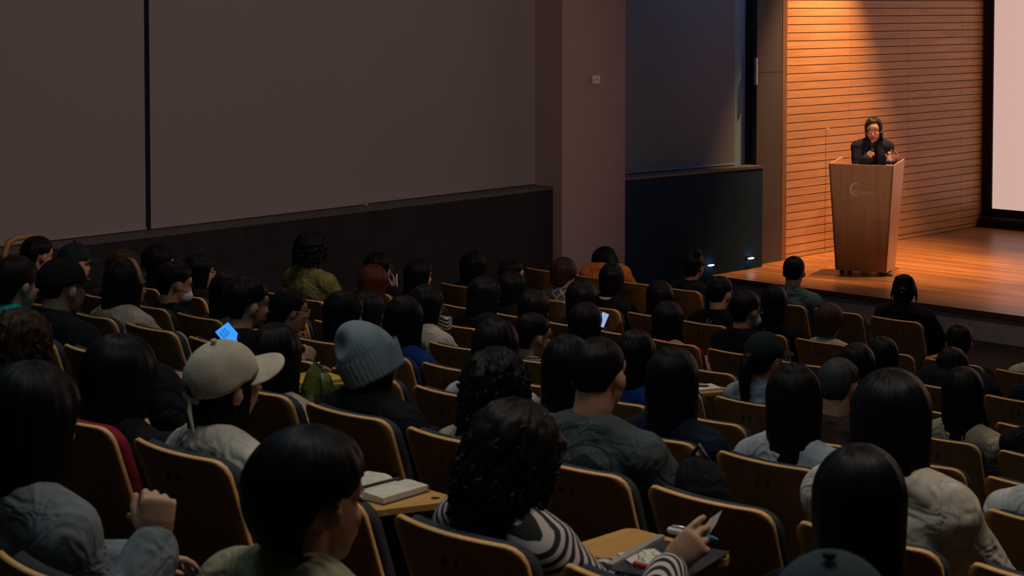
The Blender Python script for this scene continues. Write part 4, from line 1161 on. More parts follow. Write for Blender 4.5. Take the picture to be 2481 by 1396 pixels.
for seed, (key, k, hx, hy, face, who, rest, o) in enumerate(PEOPLE):
    vol = o.get('vol', .018); capped = 'cap' in o or 'beanie' in o
    Y = ROWY[k] + o.get('dy', .20)
    P = on_y(hx, hy, Y)
    view = nrm((P.x, P.y, 0)); yd = Matrix.Rotation(-rad(face), 3, 'Z') @ view
    Rh = head_rot(yd, o.get('pitch', 6), o.get('roll', 0))
    topz = .120 + (vol if not capped else .028)
    hc = Vector((P.x, P.y, P.z - topz)) - yd * .008
    # nearest free seat
    best = sorted(range(len(SEATX[k])), key=lambda q: abs(SEATX[k][q] - P.x))
    j = next((q for q in best if (k, q) not in taken), None)
    if j is None: print('NO SEAT', key); continue
    if j != best[0] or abs(SEATX[k][j] - P.x) > .22: print('seat shift', key, round(SEATX[k][j] - P.x, 2), taken.get((k, best[0])))
    taken[(k, j)] = key
    sx = SEATX[k][j]; zf = EYE - ROWH[k] - .88
    if 'x' in o: sx = o['x']
    hipx = sx + max(-.12, min(.12, (P.x - sx) * .6))
    hip = Vector((hipx, ROWY[k] + .30, zf + .545))
    bd = Vector((yd.x * .35, max(.5, yd.y * .35 + .75), 0))
    vs = .0085 if k >= 7 else (.010 if k >= 4 else .012)
    base = Vector((hipx, ROWY[k] + .30, zf))
    hd, wr, po = {}, {}, {}
    h = o.get('hand')
    F3 = Vector((0, 1, 0))
    if h == 'chin':
        wr['R'] = hc + Rh @ Vector((.03, .10, -.19)); hd['R'] = dict(pose='fist', fwd=Rh @ Vector((-.25, -.1, 1)), up=Rh @ Vector((.2, 1, 0)))
    if h == 'phone':
        wr['R'] = hc + Vector((.16, .22, -.30)); hd['R'] = dict(pose='grip', fwd=Vector((-.2, .5, .8)), up=Vector((.9, .3, .3)))
    if h == 'pen':
        if key == 'pen':
            w = on_y(952, 700, ROWY[k] + .46); wr['R'] = w; hd['R'] = dict(pose='pen', fwd=Vector((-.1, .3, .95)), up=Vector((.8, .6, 0)))
        else:
            w = on_y(383, 915, ROWY[k] + .42); wr['R'] = w; hd['R'] = dict(pose='pen', fwd=Vector((.25, .9, -.12)), up=Vector((.3, 0, 1)))
    if h == 'write':
        w = on_y(1622, 1372, ROWY[k] + .47); wr['R'] = w; hd['R'] = dict(pose='pen', scale=1.04, fwd=Vector((.5, .45, .65)), up=Vector((.45, -.75, .35)))
        po['R'] = Vector((.6, -.4, -.6))
        w = on_y(1500, 1392, ROWY[k] + .52); wr['L'] = w; hd['L'] = dict(pose='grip', fwd=Vector((.9, .35, .1)), up=Vector((0, 0, 1)))
        po['L'] = Vector((-.6, -.2, -.8))
    if h == 'fist':
        w = on_y(376, 1318, ROWY[k] + .42); wr['R'] = w; hd['R'] = dict(pose='loosefist', scale=1.04, fwd=Vector((-.05, .15, 1)), up=Vector((.75, -.6, .1)))
        po['R'] = Vector((.1, -.2, -1))
    root, body, shirt, A = figure(base, hip, hc, Rh, bd, o.get('fem', 1), vs, top(o['top']), o.get('t', 'long'), hd, o.get('loose', .012), True, o.get('collar'), False, o.get('skin', seed % 3), None, wr, po, nz=o.get('nz', .158), pads=o.get('pads', 0))
    tag(root, (who + ' ' + rest).strip(), 'person', 'seated audience')
    INFO[key] = dict(root=root, A=A, hc=hc, Rh=Rh, who=who, k=k, j=j, base=base, shirt=shirt, body=body)
    style = o['hair']
    hm = hair_mesh(style, Rh, hc, base, seed, o.get('L'), vol, None, .05 if capped else None).build('hair', HC[o.get('hc', 'black')], root, True); hm.location = hc - base
    if abs(face) > 35 or key in ('stripes',): face_bits(Rh, hc, base, root)
    if 'glasses' in o: glasses(Rh, hc, base, root, o['glasses'])
    if 'cap' in o: cap_parts(Rh, hc, base, root, CAPM[o['cap']], bool(o.get('strap')), o.get('tilt', 4))
    if o.get('beanie'): beanie_parts(Rh @ Matrix.Rotation(rad(20), 3, 'X') @ Matrix.Rotation(rad(-20), 3, 'Y'), hc + Vector((0, 0, .005)), base, root, BEANIE)
    R = np.array(Rh); hl = np.array(hc - base); T = lambda c: hl + R @ np.array(c)
    if o.get('mask'):
        mb = MB().add(*ellipsoid(T((0, .060, -.052)), (.060, .058, .046), R, 18, 12))
        for s in (-1, 1): mb.add(*tube([T((s * .055, .065, -.03)), T((s * .082, .0, .0))], .0015, 6))
        mb.build('face_mask', MASK, root, True)
    if o.get('earring'): MB().add(*ellipsoid(T((.088, -.004, -.045)), (.006, .006, .008), R, 10, 8)).build('earring', PIN, root, True)
    if o.get('band'):
        pts = [T((math.cos(a) * .100, .036 - .03 * math.sin(a), .03 + math.sin(a) * .112)) for a in [i * math.pi / 14 for i in range(15)]]
        MB().add(*tube(pts, [(.006, .014)] * 15, 8)).build('hairband', plain('hairband_tan', (.35, .16, .11), .5), root, True)
    if o.get('clip'):
        mb = MB()
        if o.get('glint'): mb.add(*tube([T((-.05, -.125, .045)), T((-.02, -.135, -.0)), T((-.03, -.12, -.04))], [.008, .012, .006], 10))
        else:
            for dx in (0,): mb.add(*ellipsoid(T((dx, -.148, .0)), (.005, .004, .004), R, 10, 8))
        mb.build('hair_clip', PIN if not o.get('glint') else plain('clip_clear', (.22, .25, .26), .15), root, True)
    if o.get('whitecollar'):
        N = A['N'] - base; ring = [tuple(N + A['spdir'] * .03 + A['lat'] * math.cos(a) * .066 + A['fw'] * math.sin(a) * .064) for a in [i * math.pi / 10 for i in range(21)]]
        MB().tube(ring, [(.004, .016)] * 21).build('white_collar', top('white'), root, True)
    def onback(me, px, py, name, mat, size_rot=0, parent=root):
        """lay a flat print on the back of the shirt"""
        v, f = arrays(shirt.data); bv = BVHTree.FromPolygons([Vector(p) for p in v], f)
        d = ray(px, py); o0 = CAMP - base; hit = bv.ray_cast(o0, d)
        if hit[0] is None: print('print missed', key); return
        back = -A['fw']; right = A['lat']; upv = Vector((0, 0, 1)); c = hit[0]
        vv, ff = arrays(me); out = []
        for p in vv:
            q = c + right * p[0] + upv * p[1]
            g = bv.ray_cast(q + back * .3, -back); out.append((g[0] if g[0] is not None else q) + back * (.0025 + .0 * p[2]))
        return obj(name, mesh_from(out, ff), mat, parent, True)
    if o.get('mark'):
        me = text_mesh('U', .055); me.transform(Matrix.Rotation(rad(-25), 4, 'Z')); onback(me, 1717, 781, 'white_mark', m_white)
    if o.get('print'):
        mb = MB(); n = 64; V = []
        for i in range(n):
            a = 2 * math.pi * i / n
            for r in (1.0, .95): V.append((.088 * r * math.cos(a), .064 * r * math.sin(a), 0))
        mb.add(V, [(2 * i, 2 * ((i + 1) % n), 2 * ((i + 1) % n) + 1, 2 * i + 1) for i in range(n)])
        g = 10
        for i in range(-g, g):
            xa, xb = i / g * .075, (i + 1) / g * .075
            ha = lambda x: max(.0, .034 - .62 * abs(x - .0)) + .006 * abs(math.sin(x * 140)); mb.add([(xa, .0, 0), (xb, .0, 0), (xb, ha(xb) + .0, 0), (xa, ha(xa), 0)], [(0, 1, 2, 3)])
        ink = plain('print_ink', (.012, .013, .015), .8)
        onback(mb.mesh(), 1412, 1130, 'oval_print', ink)
        onback(text_mesh('MOUNTANI', .026), 1408, 1128, 'print_lettering', ink)

# every seat gets a label of its own
for (k, i), r in SEATS.items():
    occ = taken.get((k, i))
    if occ:
        r['label'] = 'plywood auditorium seat occupied by the ' + INFO[occ]['who']
    else:
        best = None
        for dlt in range(1, 14):
            for s in (-1, 1):
                if (k, i + s * dlt) in taken: best = (dlt, s, taken[(k, i + s * dlt)]); break
            if best: break
        if best:
            dlt, s, nm = best
            num = {1: '', 2: 'second ', 3: 'third ', 4: 'fourth ', 5: 'fifth ', 6: 'sixth '}.get(dlt, 'far ')
            r['label'] = '%sempty plywood seat %s of the %s' % (num, 'right' if s < 0 else 'left', INFO[nm]['who'])
        else: r['label'] = 'empty plywood seat in row %d' % k
pad_red(*[(INFO['redseat']['k'], INFO['redseat']['j'])][0])
ii = seat_near(8, on_y(250, 1040, ROWY[8]).x)[0]; pad_red(8, ii)
# ------------------------------------------------------------------ lectern on the stage
lz = STAGEZ
A0 = on_z(2022.5, 655, lz + .045); B0 = on_z(2148.5, 660.5, lz + .045)
e1 = Matrix.Rotation(rad(-8), 3, 'Z') @ nrm((B0.x - A0.x, B0.y - A0.y, 0)); e2 = Vector((-e1.y, e1.x, 0))       # e2 points to the back
wb = (B0 - A0).length
def on_front(px, py):
    r = ray(px, py); n = Vector((e2.x, e2.y, 0)); t = (A0 - CAMP).dot(n) / r.dot(n); return CAMP + r * t
TLp, TRp = on_front(2005.5, 398.5), on_front(2163, 401.5)
zt = (TLp.z + TRp.z) / 2; hL = zt - lz
print('lectern height', hL, 'bottom width', wb, 'top width', (TRp - TLp).length, 'at', A0)
ctr = (A0 + B0) / 2; wt = (TRp - TLp).length
db, dt = .40, .50
lec = empty('lectern', (ctr.x, ctr.y, lz)); tag(lec, 'pale maple lectern with tapered front and grey metal emblem, standing on the stage', 'lectern')
def L3(u, v, z): return Vector((e1.x * u + e2.x * v, e1.y * u + e2.y * v, z))
m_lecf = wood('lectern_veneer', (.40, .215, .105), (.50, .285, .15), (26, 26, 1.6), .4)
m_lecs = m_lecf
off = ((TLp + TRp) / 2 - ctr).dot(e1)
z0, z1, rise = .045, hL, .035
fT = .0
def panel(pts, th, nrmv):
    q = [Vector(p) for p in pts]; n = Vector(nrmv) * th
    v = q + [p + n for p in q]; k = len(q)
    return v, [tuple(range(k))[::-1], tuple(range(k, 2 * k))] + [(i, (i + 1) % k, k + (i + 1) % k, k + i) for i in range(k)]
mb = MB(); mb.add(*panel([L3(-wb / 2, 0, z0), L3(wb / 2, 0, z0), L3(off + wt / 2, fT, z1), L3(off - wt / 2, fT, z1)], .02, e2)); mb.build('front_panel', m_lecf, lec)
for s in (-1, 1):
    mb = MB(); mb.add(*panel([L3(s * wb / 2, 0, z0), L3(s * wb / 2, db, z0), L3(off + s * wt / 2, dt, z1 + rise), L3(off + s * wt / 2, fT, z1)], .02, -e1 * s)); mb.build('side_panel', m_lecs, lec)
mb = MB(); mb.add(*panel([L3(off - wt / 2 + .02, .02, z1 - .058), L3(off + wt / 2 - .02, .02, z1 - .058), L3(off + wt / 2 - .02, dt - .02, z1 - .058), L3(off - wt / 2 + .02, dt - .02, z1 - .058)], .018, (0, 0, 1))); mb.build('desk_top', m_lecs, lec)
mb = MB(); mb.add(*panel([L3(-wb / 2 + .02, .02, z0), L3(wb / 2 - .02, .02, z0), L3(wb / 2 - .02, db, z0), L3(-wb / 2 + .02, db, z0)], .02, (0, 0, 1))); mb.build('bottom_panel', m_lecs, lec)
for u in (-wb / 2 + .06, wb / 2 - .06):
    for v in (.05, db - .05):
        p = L3(u, v, 0); MB().tube([tuple(p + e1 * -.012 + Vector((0, 0, .022))), tuple(p + e1 * .012 + Vector((0, 0, .022)))], .021, 0, 14).box((p.x - .012, p.y - .012, .03), (p.x + .012, p.y + .012, .046)).build('caster', m_iron, lec, True)
# emblem: open crescent ring with fine strokes, and its lettering
m_emb = plain('emblem_metal', (.60, .56, .52), .5, 0)
def lp(px, py): p = on_front(px, py); d = p - lec.location; return d.dot(e1), d.z
cx_, cz_ = lp(2072, 460); R_ = abs(lp(2088, 460)[0] - cx_)
mb = MB(); V = []; n = 40
for i in range(n + 1):
    a = rad(62 + 232 * i / n); w = .24 * math.sin(math.pi * i / n) + .05
    for r in (R_, R_ * (1 - w)): V.append(L3(cx_ + r * math.cos(a), -.0015, cz_ + r * math.sin(a)))
for s in (0,): mb.add(V, [(2 * i, 2 * i + 1, 2 * i + 3, 2 * i + 2) for i in range(n)])
for q in range(4):
    u = cx_ - R_ * .62 + q * R_ * .22; hgt = R_ * (.55 - .1 * q)
    mb.add(*panel([L3(u, -.002, cz_ - R_ * .55), L3(u + .005, -.002, cz_ - R_ * .55), L3(u + .03, -.002, cz_ - R_ * .55 + hgt), L3(u + .024, -.002, cz_ - R_ * .55 + hgt)], .001, e2))
mb.build('emblem', m_emb, lec)
me = text_mesh('LEEUM', .045, .0004); uu, vv = lp(2098, 468.5)
me.transform(Matrix.Translation(L3(uu, -.002, vv)) @ Matrix(((e1.x, 0, -e2.x, 0), (e1.y, 0, -e2.y, 0), (0, 1, 0, 0), (0, 0, 0, 1)))); obj('lettering', me, m_emb, lec)
# seam on the front
ua, va = lp(2105, 538); ub, vb = lp(2150, 539)
mb = MB(); mb.add(*panel([L3(ua, -.0008, va), L3(ub, -.0008, va), L3(ub, -.0008, va + .003), L3(ua, -.0008, va + .003)], .001, e2)); mb.build('front_seam', m_nosing, lec)
# foot bracket showing at the right rear
p = L3(wb / 2 + .02, .13, 0); MB().box((p.x - .06, p.y - .05, .0), (p.x + .05, p.y + .03, .03), 0, .006).build('foot_bracket', m_steel, lec)

deskz = lz + z1 - .040
# ------------------------------------------------------------------ the speaker
sp_c = lec.location + L3(off * .5 - .02, dt + .24, 0)
hd0 = on_y(2117, 283, sp_c.y)
tocam = nrm((CAMP.x - hd0.x, CAMP.y - hd0.y, 0))
sdir = Matrix.Rotation(rad(-6), 3, 'Z') @ tocam
hsz = 1.10
Rh = head_rot(sdir, 10, 3) * 1.10
hc = Vector((hd0.x, hd0.y, hd0.z - .150))
base = Vector((hd0.x, hd0.y, lz)) - sdir * .06
bd = Matrix.Rotation(rad(2), 3, 'Z') @ tocam
hip = Vector((base.x, base.y, lz + (hc.z - lz) * .60))
print('speaker height', hd0.z - lz)
wy = hd0.y
latc = nrm(Vector((-tocam.y, tocam.x, 0)))     # towards the right of the picture
dep = (hd0 - CAMP).dot(CAMR @ Vector((0, 0, -1)))
def near(px, py, toward): return at_depth(px, py, dep - toward)
wR = near(2101, 384, .22); wL = near(2157, 394, .24)
fist_f = Vector((.0, 0, .75)) + latc * .45
up_r = tocam * .55 - latc * .75
hands = {'R': dict(pose='grip', fwd=latc * .55 + UP * .8, up=tocam * .85 - latc * .5 + UP * .2), 'L': dict(pose='open', fwd=UP * .9 + latc * .45 + tocam * .15, up=-tocam)}
navy = cloth('speaker_blazer', (.012, .017, .028), .85, .08)
root, body, shirt, A = figure(base, hip, hc, Rh, bd, 1, .0055, navy, 'jacket', hands, .020, True, None, True, 2, None, {'R': wR, 'L': wL}, {'R': -latc * .3 + UP * -.9 - tocam * .4, 'L': latc * .25 + UP * -.9 - tocam * .5}, 0, .012)
tag(root, 'person in navy blazer and glasses speaking into a microphone behind the lectern', 'person')
def bobhem(a, s):
    g = (.100 - .05 * max(0, s)) * (1 - ss(rad(40), rad(60), abs(s + .10))) + ss(rad(40), rad(60), abs(s + .10)) * (-.112 + .035 * (1 - ss(rad(55), rad(100), a)))
    return g
hv = hair_grid(.014, bobhem, amp=.02, taper=.0, inner=.014, Na=120, Nt=30)
mb = MB().add(to_world_hair(hv[0], Rh, hc) - np.array(hc), hv[1]); mb.build('hair', hair_mat('hair_speaker', (.010, .008, .008), .3), root, True).location = hc - base
face_bits(Rh, hc, base, root); glasses(Rh, hc - Rh @ Vector((0, -.002, .012)), base, root, (.75, .5, .42), 1.05)
N = A['N'] - base
# black inner top showing in the open front, with lapels either side
fw, la = A['fw'], A['lat']
v, f = arrays(shirt.data); bv = BVHTree.FromPolygons([Vector(p) for p in v], f)
def chest(u, z, o_):
    q = N + la * u + Vector((0, 0, z)); g = bv.ray_cast(q + fw * .5, -fw); return (g[0] if g[0] is not None else q + fw * .1) + fw * o_
def patch(uf, z0, z1, o_, n=12, m=6):
    V = []
    for j in range(n + 1):
        z = z0 + (z1 - z0) * j / n; a, b = uf(j / n)
        for i in range(m + 1): V.append(chest(a + (b - a) * i / m, z, o_))
    Fc = [(j * (m + 1) + i, j * (m + 1) + i + 1, (j + 1) * (m + 1) + i + 1, (j + 1) * (m + 1) + i) for j in range(n) for i in range(m)]
    V2 = [p + fw * .003 for p in V]; k = len(V)
    return V + V2, Fc + [tuple(x + k for x in q)[::-1] for q in Fc]
mb = MB().add(*patch(lambda t: (-.052 + .012 * t, .052 - .012 * t), -.015, -.42, .001)); mb.build('inner_top', cloth('inner_black', (.004, .004, .005), .9, .1), root, True)
for s in (-1, 1):
    mb = MB().add(*patch(lambda t, s=s: (s * (.045 + .0 * t), s * (.045 + .055 * math.sin(math.pi * min(1, t * 1.15)) ** .7 + .012)), .01, -.30, .006)); mb.build('lapel', navy, root, True)
mb = MB()
V, Fc = patch(lambda t: (-.040 * (1 - t), .040 * (1 - t) + .001), .03, -.035, .004, 6, 6)
# microphone in the right hand
a = near(2113, 347, .235); b = near(2112, 398, .20); d = nrm(b - a)
mic = empty('microphone', a); tag(mic, 'black handheld microphone held to the mouth of the person at the lectern', 'microphone')
P0 = Vector((0, 0, 0)); MB().add(*ellipsoid((0, 0, 0), (.024, .024, .027))).build('grille', plain('mic_grille', (.03, .03, .032), .5, .6), mic, True)
MB().tube([tuple(d * .018), tuple(d * .05), tuple(d * .20)], [.019, .0165, .0125], 0, 14).build('handle', plain('mic_black', (.008, .008, .009), .4), mic, True)
MB().tube([tuple(d * .062), tuple(d * .085)], .0172, 0, 14).build('ring', plain('mic_ring', (.12, .13, .14), .3, .5), mic, True)
# bottle on the desk
bp = on_z(2146.5, 404, deskz + .03); fwd_in = (bp - lec.location).dot(e2)
bpos = lec.location + L3((on_front(2147, 400) - lec.location).dot(e1), .09, 0); bpos.z = deskz
bt = empty('water_bottle', bpos); tag(bt, 'small clear water bottle with white label on the lectern, right of the speaker', 'bottle')
m_glass = plain('bottle_plastic', (.75, .72, .70), .12, 0, .02); m_glass.node_tree.nodes['Principled BSDF'].inputs['Transmission Weight'].default_value = .7
MB().lathe([(0, 0), (.031, 0), (.033, .01), (.033, .085), (.030, .105), (.018, .14), (.014, .155), (.014, .165), (0, .165)]).build('bottle', m_glass, bt, True)
MB().lathe([(0, .180), (.0155, .180), (.016, .162), (0, .162)]).build('cap', m_white, bt, True)
MB().lathe([(.0336, .015), (.0336, .05)]).build('label', m_white, bt, True)
MB().lathe([(.0338, .052), (.0338, .08)]).build('dark_band', m_black, bt, True)
# papers left on the desk
pp_ = lec.location + L3(off - wt / 2 + .11, .12, 0)
pb = MB().box((-.07, -.05, 0), (.07, .05, .012), 0, .003); po = pb.build('paper_stack', m_white); po.location = (pp_.x, pp_.y, deskz - .006 + .008); po.rotation_euler = (0, 0, math.atan2(e1.y, e1.x))
tag(po, 'small stack of white papers on the left of the lectern desk', 'paper')
cb = MB().tube([(-.02, 0, .004), (-.005, .02, .055), (.03, .03, .06), (.055, .03, .004)], .003).build('cable_loop', m_iron, None, True)
cb.location = (pp_.x + e1.x * .12, pp_.y + e1.y * .12, deskz + .002); tag(cb, 'thin dark cable loop beside the papers on the lectern', 'cable')

# ------------------------------------------------------------------ things held by the audience
def slate(name, lab, cat, c, ux, uy, w, h, t, mats, rim=.004, screen=None):
    """thin tablet or phone: body, lit screen; ux,uy axes, face normal ux x uy"""
    ux, uy = nrm(ux), nrm(uy); nz = nrm(ux.cross(uy)); M = Matrix((ux, nz.cross(ux), nz)).transposed().to_4x4()
    r = empty(name, c); r.matrix_world = Matrix.Translation(c) @ M; tag(r, lab, cat)
    MB().box((-w / 2, -h / 2, -t), (w / 2, h / 2, 0), 0, min(.003, t * .4)).build('body', mats, r)
    if screen: MB().box((-w / 2 + rim, -h / 2 + rim, -.0002), (w / 2 - rim, h / 2 - rim, .0006)).build('screen', screen, r)
    return r, M
m_phone = plain('phone_black', (.01, .01, .012), .3)
tocamv = lambda p: nrm(CAMP - p)
def facing(c, tilt_right=0, back=.4):
    n = tocamv(c); n = nrm(n + UP * back); x = nrm(UP.cross(n)); x = Matrix.Rotation(rad(tilt_right), 3, n) @ x; return x, n.cross(x)
c = at_depth(562, 822, (INFO['bluephone']['hc'] - CAMP).dot(CAMR @ Vector((0, 0, -1))) - .12)
x, y = facing(c, 38, .35); slate('phone', 'bright blue lit phone held up behind the cream cap', 'phone', c, x, y, .082, .16, .008, m_phone, .003, emit('phone_blue', (.03, .30, 1.0), 1.1))
t_ = MB()
for j in range(5):
    for i in range(3): t_.box((-.028 + i * .014, .058 - j * .008, .0006), (-.028 + i * .014 + (.010 if (i + j) % 3 else .006), .0585 - j * .008 + .003, .0012))
o_ = t_.build('screen_text', plain('screen_text_dark', (.01, .04, .2), .5), bpy.data.objects['phone'])
c = at_depth(1461, 775, (INFO['phone3']['hc'] - CAMP).dot(CAMR @ Vector((0, 0, -1))) - .02)
x, y = facing(c, -22, .3); slate('phone', 'small pale lit phone in front of the dark green top', 'phone', c, x, y, .052, .10, .008, m_phone, .004, emit('phone_pale', (.35, .52, .85), .8))
c = at_depth(1390, 1028, (INFO['tabletuser']['hc'] - CAMP).dot(CAMR @ Vector((0, 0, -1))) + .1)
x, y = facing(c, -14, .6); slate('tablet_computer', 'blue-lit tablet in the lap of the mauve top', 'tablet', c, x, y, .15, .2, .008, plain('case_red', (.2, .02, .02), .5), .006, emit('tablet_blue', (.01, .16, .42), .6))

def book(name, lab, cat, c, w, h, t, mat, rz, pages=True, openbook=False):
    r = empty(name, c, rz); tag(r, lab, cat)
    if openbook:
        for s, nm in ((-1, 'left_pages'), (1, 'right_pages')):
            V = []; n = 10
            for k_ in (0, 1):
                for i in range(n + 1):
                    u = i / n
                    for v in (-h / 2, h / 2): V.append((s * u * w, v, (.006 + t * math.sin(min(1, u * 2.2) * math.pi / 2) * (1 - .35 * u)) if k_ else .003))
            N_ = 2 * (n + 1); Fc = []
            for i in range(n):
                a = 2 * i; Fc += [(a, a + 1, a + 3, a + 2), (N_ + a, N_ + a + 2, N_ + a + 3, N_ + a + 1), (a, a + 2, N_ + a + 2, N_ + a), (a + 1, N_ + a + 1, N_ + a + 3, a + 3)]
            Fc += [(2 * n, 2 * n + 1, N_ + 2 * n + 1, N_ + 2 * n)]
            MB().add(V, Fc).build('page_block', m_paper, r)
        MB().box((-w - .004, -h / 2 - .004, 0), (w + .004, h / 2 + .004, .003), 0, .001).build('cover', m_phone, r)
    else:
        MB().box((-w / 2, -h / 2, .002), (w / 2, h / 2, t - .002)).build('page_block', m_paper, r)
        MB().box((-w / 2 - .003, -h / 2 - .003, t - .002), (w / 2 + .003, h / 2 + .003, t), 0, .0008).box((-w / 2 - .003, -h / 2 - .003, 0), (w / 2 + .003, h / 2 + .003, .002)).build('cover', mat, r)
    return r
m_paper = plain('notebook_paper', (.58, .53, .46), .8)
def stick(name, lab, cat, a, b, r, mat, cap=None):
    a, b = Vector(a), Vector(b); e = empty(name, a); tag(e, lab, cat); d = b - a
    MB().tube([(0, 0, 0), tuple(d * .9), tuple(d)], [r, r, r * .5], 0, 12).build('barrel', mat, e, True)
    if cap:
        MB().tube([tuple(d * -.02), tuple(d * .32)], r * 1.12, 0, 12).build('cap', cap, e, True)
        q = nrm(d.cross(UP)).cross(d); q = nrm(q) * r * 1.7
        MB().tube([tuple(q * .7 + d * .0), tuple(q + d * .1), tuple(q + d * .33)], r * .35, 0, 8).build('clip', PIN, e, True)
    return e
# writer at the left: notebook on the tablet
T, z, s = tablet(8, 478, 926, .70, .34, .26)
bk = book('notebook', 'open white notebook under the hand of the person writing in black', 'notebook', (T.x - .16, T.y - .11, z), .12, .18, .012, None, rad(8), openbook=True)
w = Vector(INFO['writer']['A']['arms']['R'][2])
stick('pen', 'dark pen in the hand of the person writing left of the cream cap', 'pen', w + Vector((.02, .13, -.02)), w + Vector((.0, .05, .09)), .0045, m_phone)
# open notebook with black pen, bottom centre
T, z, s = tablet(8, 1116, 1208, .66, .34, .26)
book('notebook', 'open blank notebook on the tablet before the khaki shirt', 'notebook', (T.x - .24, T.y - .12, z), .125, .19, .022, None, rad(4), openbook=True)
q = Vector((T.x - .235, T.y - .10, z + .022)); stick('pen', 'black pen lying in the fold of the open blank notebook', 'pen', q + Vector((0, -.07, 0)), q + Vector((.01, .07, .004)), .005, m_phone)
# striped writer: tablet, clipboard, note, pen, phone
T, z, s = tablet(8, 1786, 1346, .70, .36, .26)
cA, cB = on_z(1480, 1372, z + .02), on_z(1608, 1301, z + .02); cd = cB - cA
r = empty('clipboard', (cA + cB) / 2, math.atan2(cd.y, cd.x) - math.pi / 2); tag(r, 'dark clear-edged clipboard resting on the tablet by the striped top', 'clipboard')
MB().box((.0, -cd.length / 2, -.012), (.19, cd.length / 2, -.008), 0, .001).build('board', plain('board_smoke', (.045, .052, .06), .15), r)
MB().box((-.014, -cd.length / 2, -.012), (.004, cd.length / 2, .006), 0, .003).build('edge_bar', plain('bar_pale', (.35, .33, .32), .3), r)
pr_ = book('note_card', 'cream note card with black scribbled drawing under the writing hand', 'paper', on_z(1566, 1356, z + .014), .12, .10, .0045, m_paper, rad(-24))
mb = MB(); rr_ = random.Random(5)
for q in range(9):
    x0, y0 = rr_.uniform(-.055, .03), rr_.uniform(-.03, .035); pts_ = [(x0 + i * .009 + rr_.uniform(-.004, .004), y0 + rr_.uniform(-.008, .008), .0052) for i in range(5)]
    mb.tube(pts_, .0007, 0, 5)
mb.build('ink_drawing', m_phone, pr_)
wv = Vector(INFO['stripes']['A']['arms']['R'][2])
dep_ = (wv - CAMP).dot(CAMR @ Vector((0, 0, -1)))
stick('pen', 'teal and white pen in the writing hand beside the striped top', 'pen', at_depth(1626, 1285, dep_ + .05), at_depth(1737, 1308, dep_ + .02), .0075, plain('pen_teal', (.0, .20, .36), .3), m_white)
a, b = at_depth(1708, 1292, dep_ + .03), at_depth(1750, 1236, dep_ + .06)
d = b - a; sd = nrm(d.cross(tocamv(a))) * .011
mb = MB().add(*panel([a - sd * .9, a + sd * .9, a + d * .5 + sd * .7, b, a + d * .5 - sd], .0012, tocamv(a))); fo = mb.build('folded_paper', m_paper)
tag(fo, 'folded white paper slip between the fingers of the writing hand', 'paper')
q = at_depth(1570, 1372, dep_ - .02); r = stick('lit_finger', 'red-lit finger, shaped as a stick, by the left hand of the striped top', 'pen', at_depth(1540, 1366, dep_), at_depth(1588, 1380, dep_ - .01), .008, plain('finger_red_lit', (.5, .04, .04), .4))  # stands in for a finger, its red light put into the colour
# yellow book beside the beanie
T, z, s = tablet(7, 862, 925, .70, .30, .25)
bk = book('book', 'yellow book on the tablet left of the beanie', 'book', (T.x - .12, T.y - .11, z), .15, .20, .014, plain('cover_yellow', (.62, .38, .02), .5), rad(-8))
# slim notebook and pen mid right
T, z, s = tablet(4, 1784, 944, .74, .30, .25)
bk = book('notebook', 'slim white notebook left of the pale blue shirt', 'notebook', (T.x - .15, T.y - .12, z), .12, .19, .010, m_white, rad(-24))
stick('pen', 'black pen lying across the slim white notebook', 'pen', Vector((T.x - .19, T.y - .15, z + .016)), Vector((T.x - .12, T.y - .09, z + .016)), .006, m_phone)
# pen of the person by the dado
w = Vector(INFO['pen']['A']['arms']['R'][2]); dp = (w - CAMP).dot(CAMR @ Vector((0, 0, -1)))
stick('pen', 'pale pen raised by the person in glasses by the dado', 'pen', at_depth(962, 706, dp), at_depth(961, 664, dp + .02), .006, m_white)
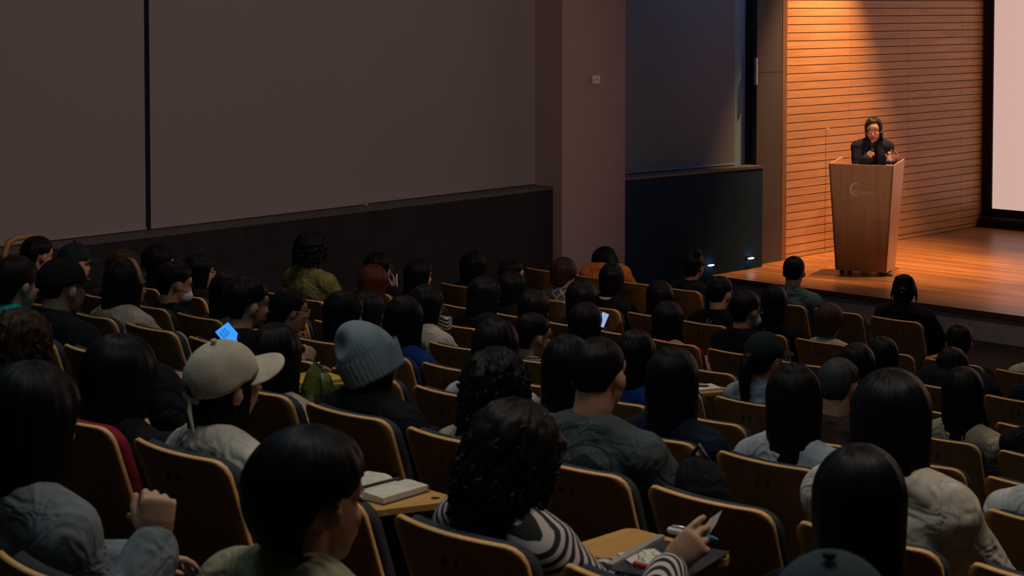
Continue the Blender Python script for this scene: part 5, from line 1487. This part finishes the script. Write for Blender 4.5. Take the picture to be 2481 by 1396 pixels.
# green handbag
dg_ = (INFO['sleeves']['hc'] - CAMP).dot(CAMR @ Vector((0, 0, -1)))
c = at_depth(772, 925, dg_ - .05)
r = empty('handbag', c, rad(-20)); tag(r, 'olive green leather handbag with metal clasp beside the long hair with beige sleeves', 'bag')
m_bag = plain('bag_green', (.12, .14, .03), .35)
mb = MB(); V = []
for (z_, w_, d_) in ((-.09, .065, .04), (-.03, .07, .045), (.03, .06, .025), (.055, .05, .008)):
    V += [(-w_, -d_, z_), (w_, -d_, z_), (w_, d_, z_), (-w_, d_, z_)]
Fc = [(3, 2, 1, 0), (12, 13, 14, 15)] + [(4 * i + a, 4 * i + (a + 1) % 4, 4 * i + 4 + (a + 1) % 4, 4 * i + 4 + a) for i in range(3) for a in range(4)]
mb.add(V, Fc); b_o = mb.build('bag_body', m_bag, r)
MB().tube([(-.05, 0, .057), (.05, 0, .057)], .005, 0, 8).ell((0, 0, .066), (.007, .007, .007)).build('clasp', plain('clasp_brass', (.6, .5, .3), .25, 1), r, True)
MB().tube([(.06, 0, .04), (.08, 0, .01), (.085, .0, -.06)], [(.004, .018)] * 3).build('strap', m_bag, r, True)
# striped bag right of the pale ruffled jacket
c = at_depth(1072, 778, (INFO['cream']['hc'] - CAMP).dot(CAMR @ Vector((0, 0, -1))) + .1)
r = empty('tote_bag', c, rad(20)); tag(r, 'black and white striped bag in the lap of the pale ruffled jacket', 'bag')
MB().box((-.055, -.03, -.05), (.055, .03, .03), 0, .015).build('bag_body', striped('bag_stripes', 'stripe', (.02, .02, .025), (.6, .56, .5)), r)
MB().tube([(-.04, 0, .02), (-.03, 0, .07), (.03, 0, .07), (.04, 0, .02)], .005).build('handle', m_phone, r, True)
# dark backpack between the seats right of the grey tee
c = on_z(1694, 1180, FLOORZ[6] + .42); c = at_depth(1694, 1168, (Vector((INFO['greytee']['hc'].x, 0, 0)) - Vector((0, 0, 0))).length * 0 + (INFO['greytee']['hc'] - CAMP).dot(CAMR @ Vector((0, 0, -1))) - .15)
r = empty('backpack', c, rad(10)); tag(r, 'dark soft backpack propped to the right of the grey tee', 'bag')
MB().add(*ellipsoid((0, 0, -.05), (.10, .07, .13))).build('bag_body', cloth('bag_dark', (.012, .013, .016), .8, .4), r, True)
MB().tube([(-.03, 0, .07), (0, 0, .11), (.03, 0, .07)], .008).build('handle', m_phone, r, True)
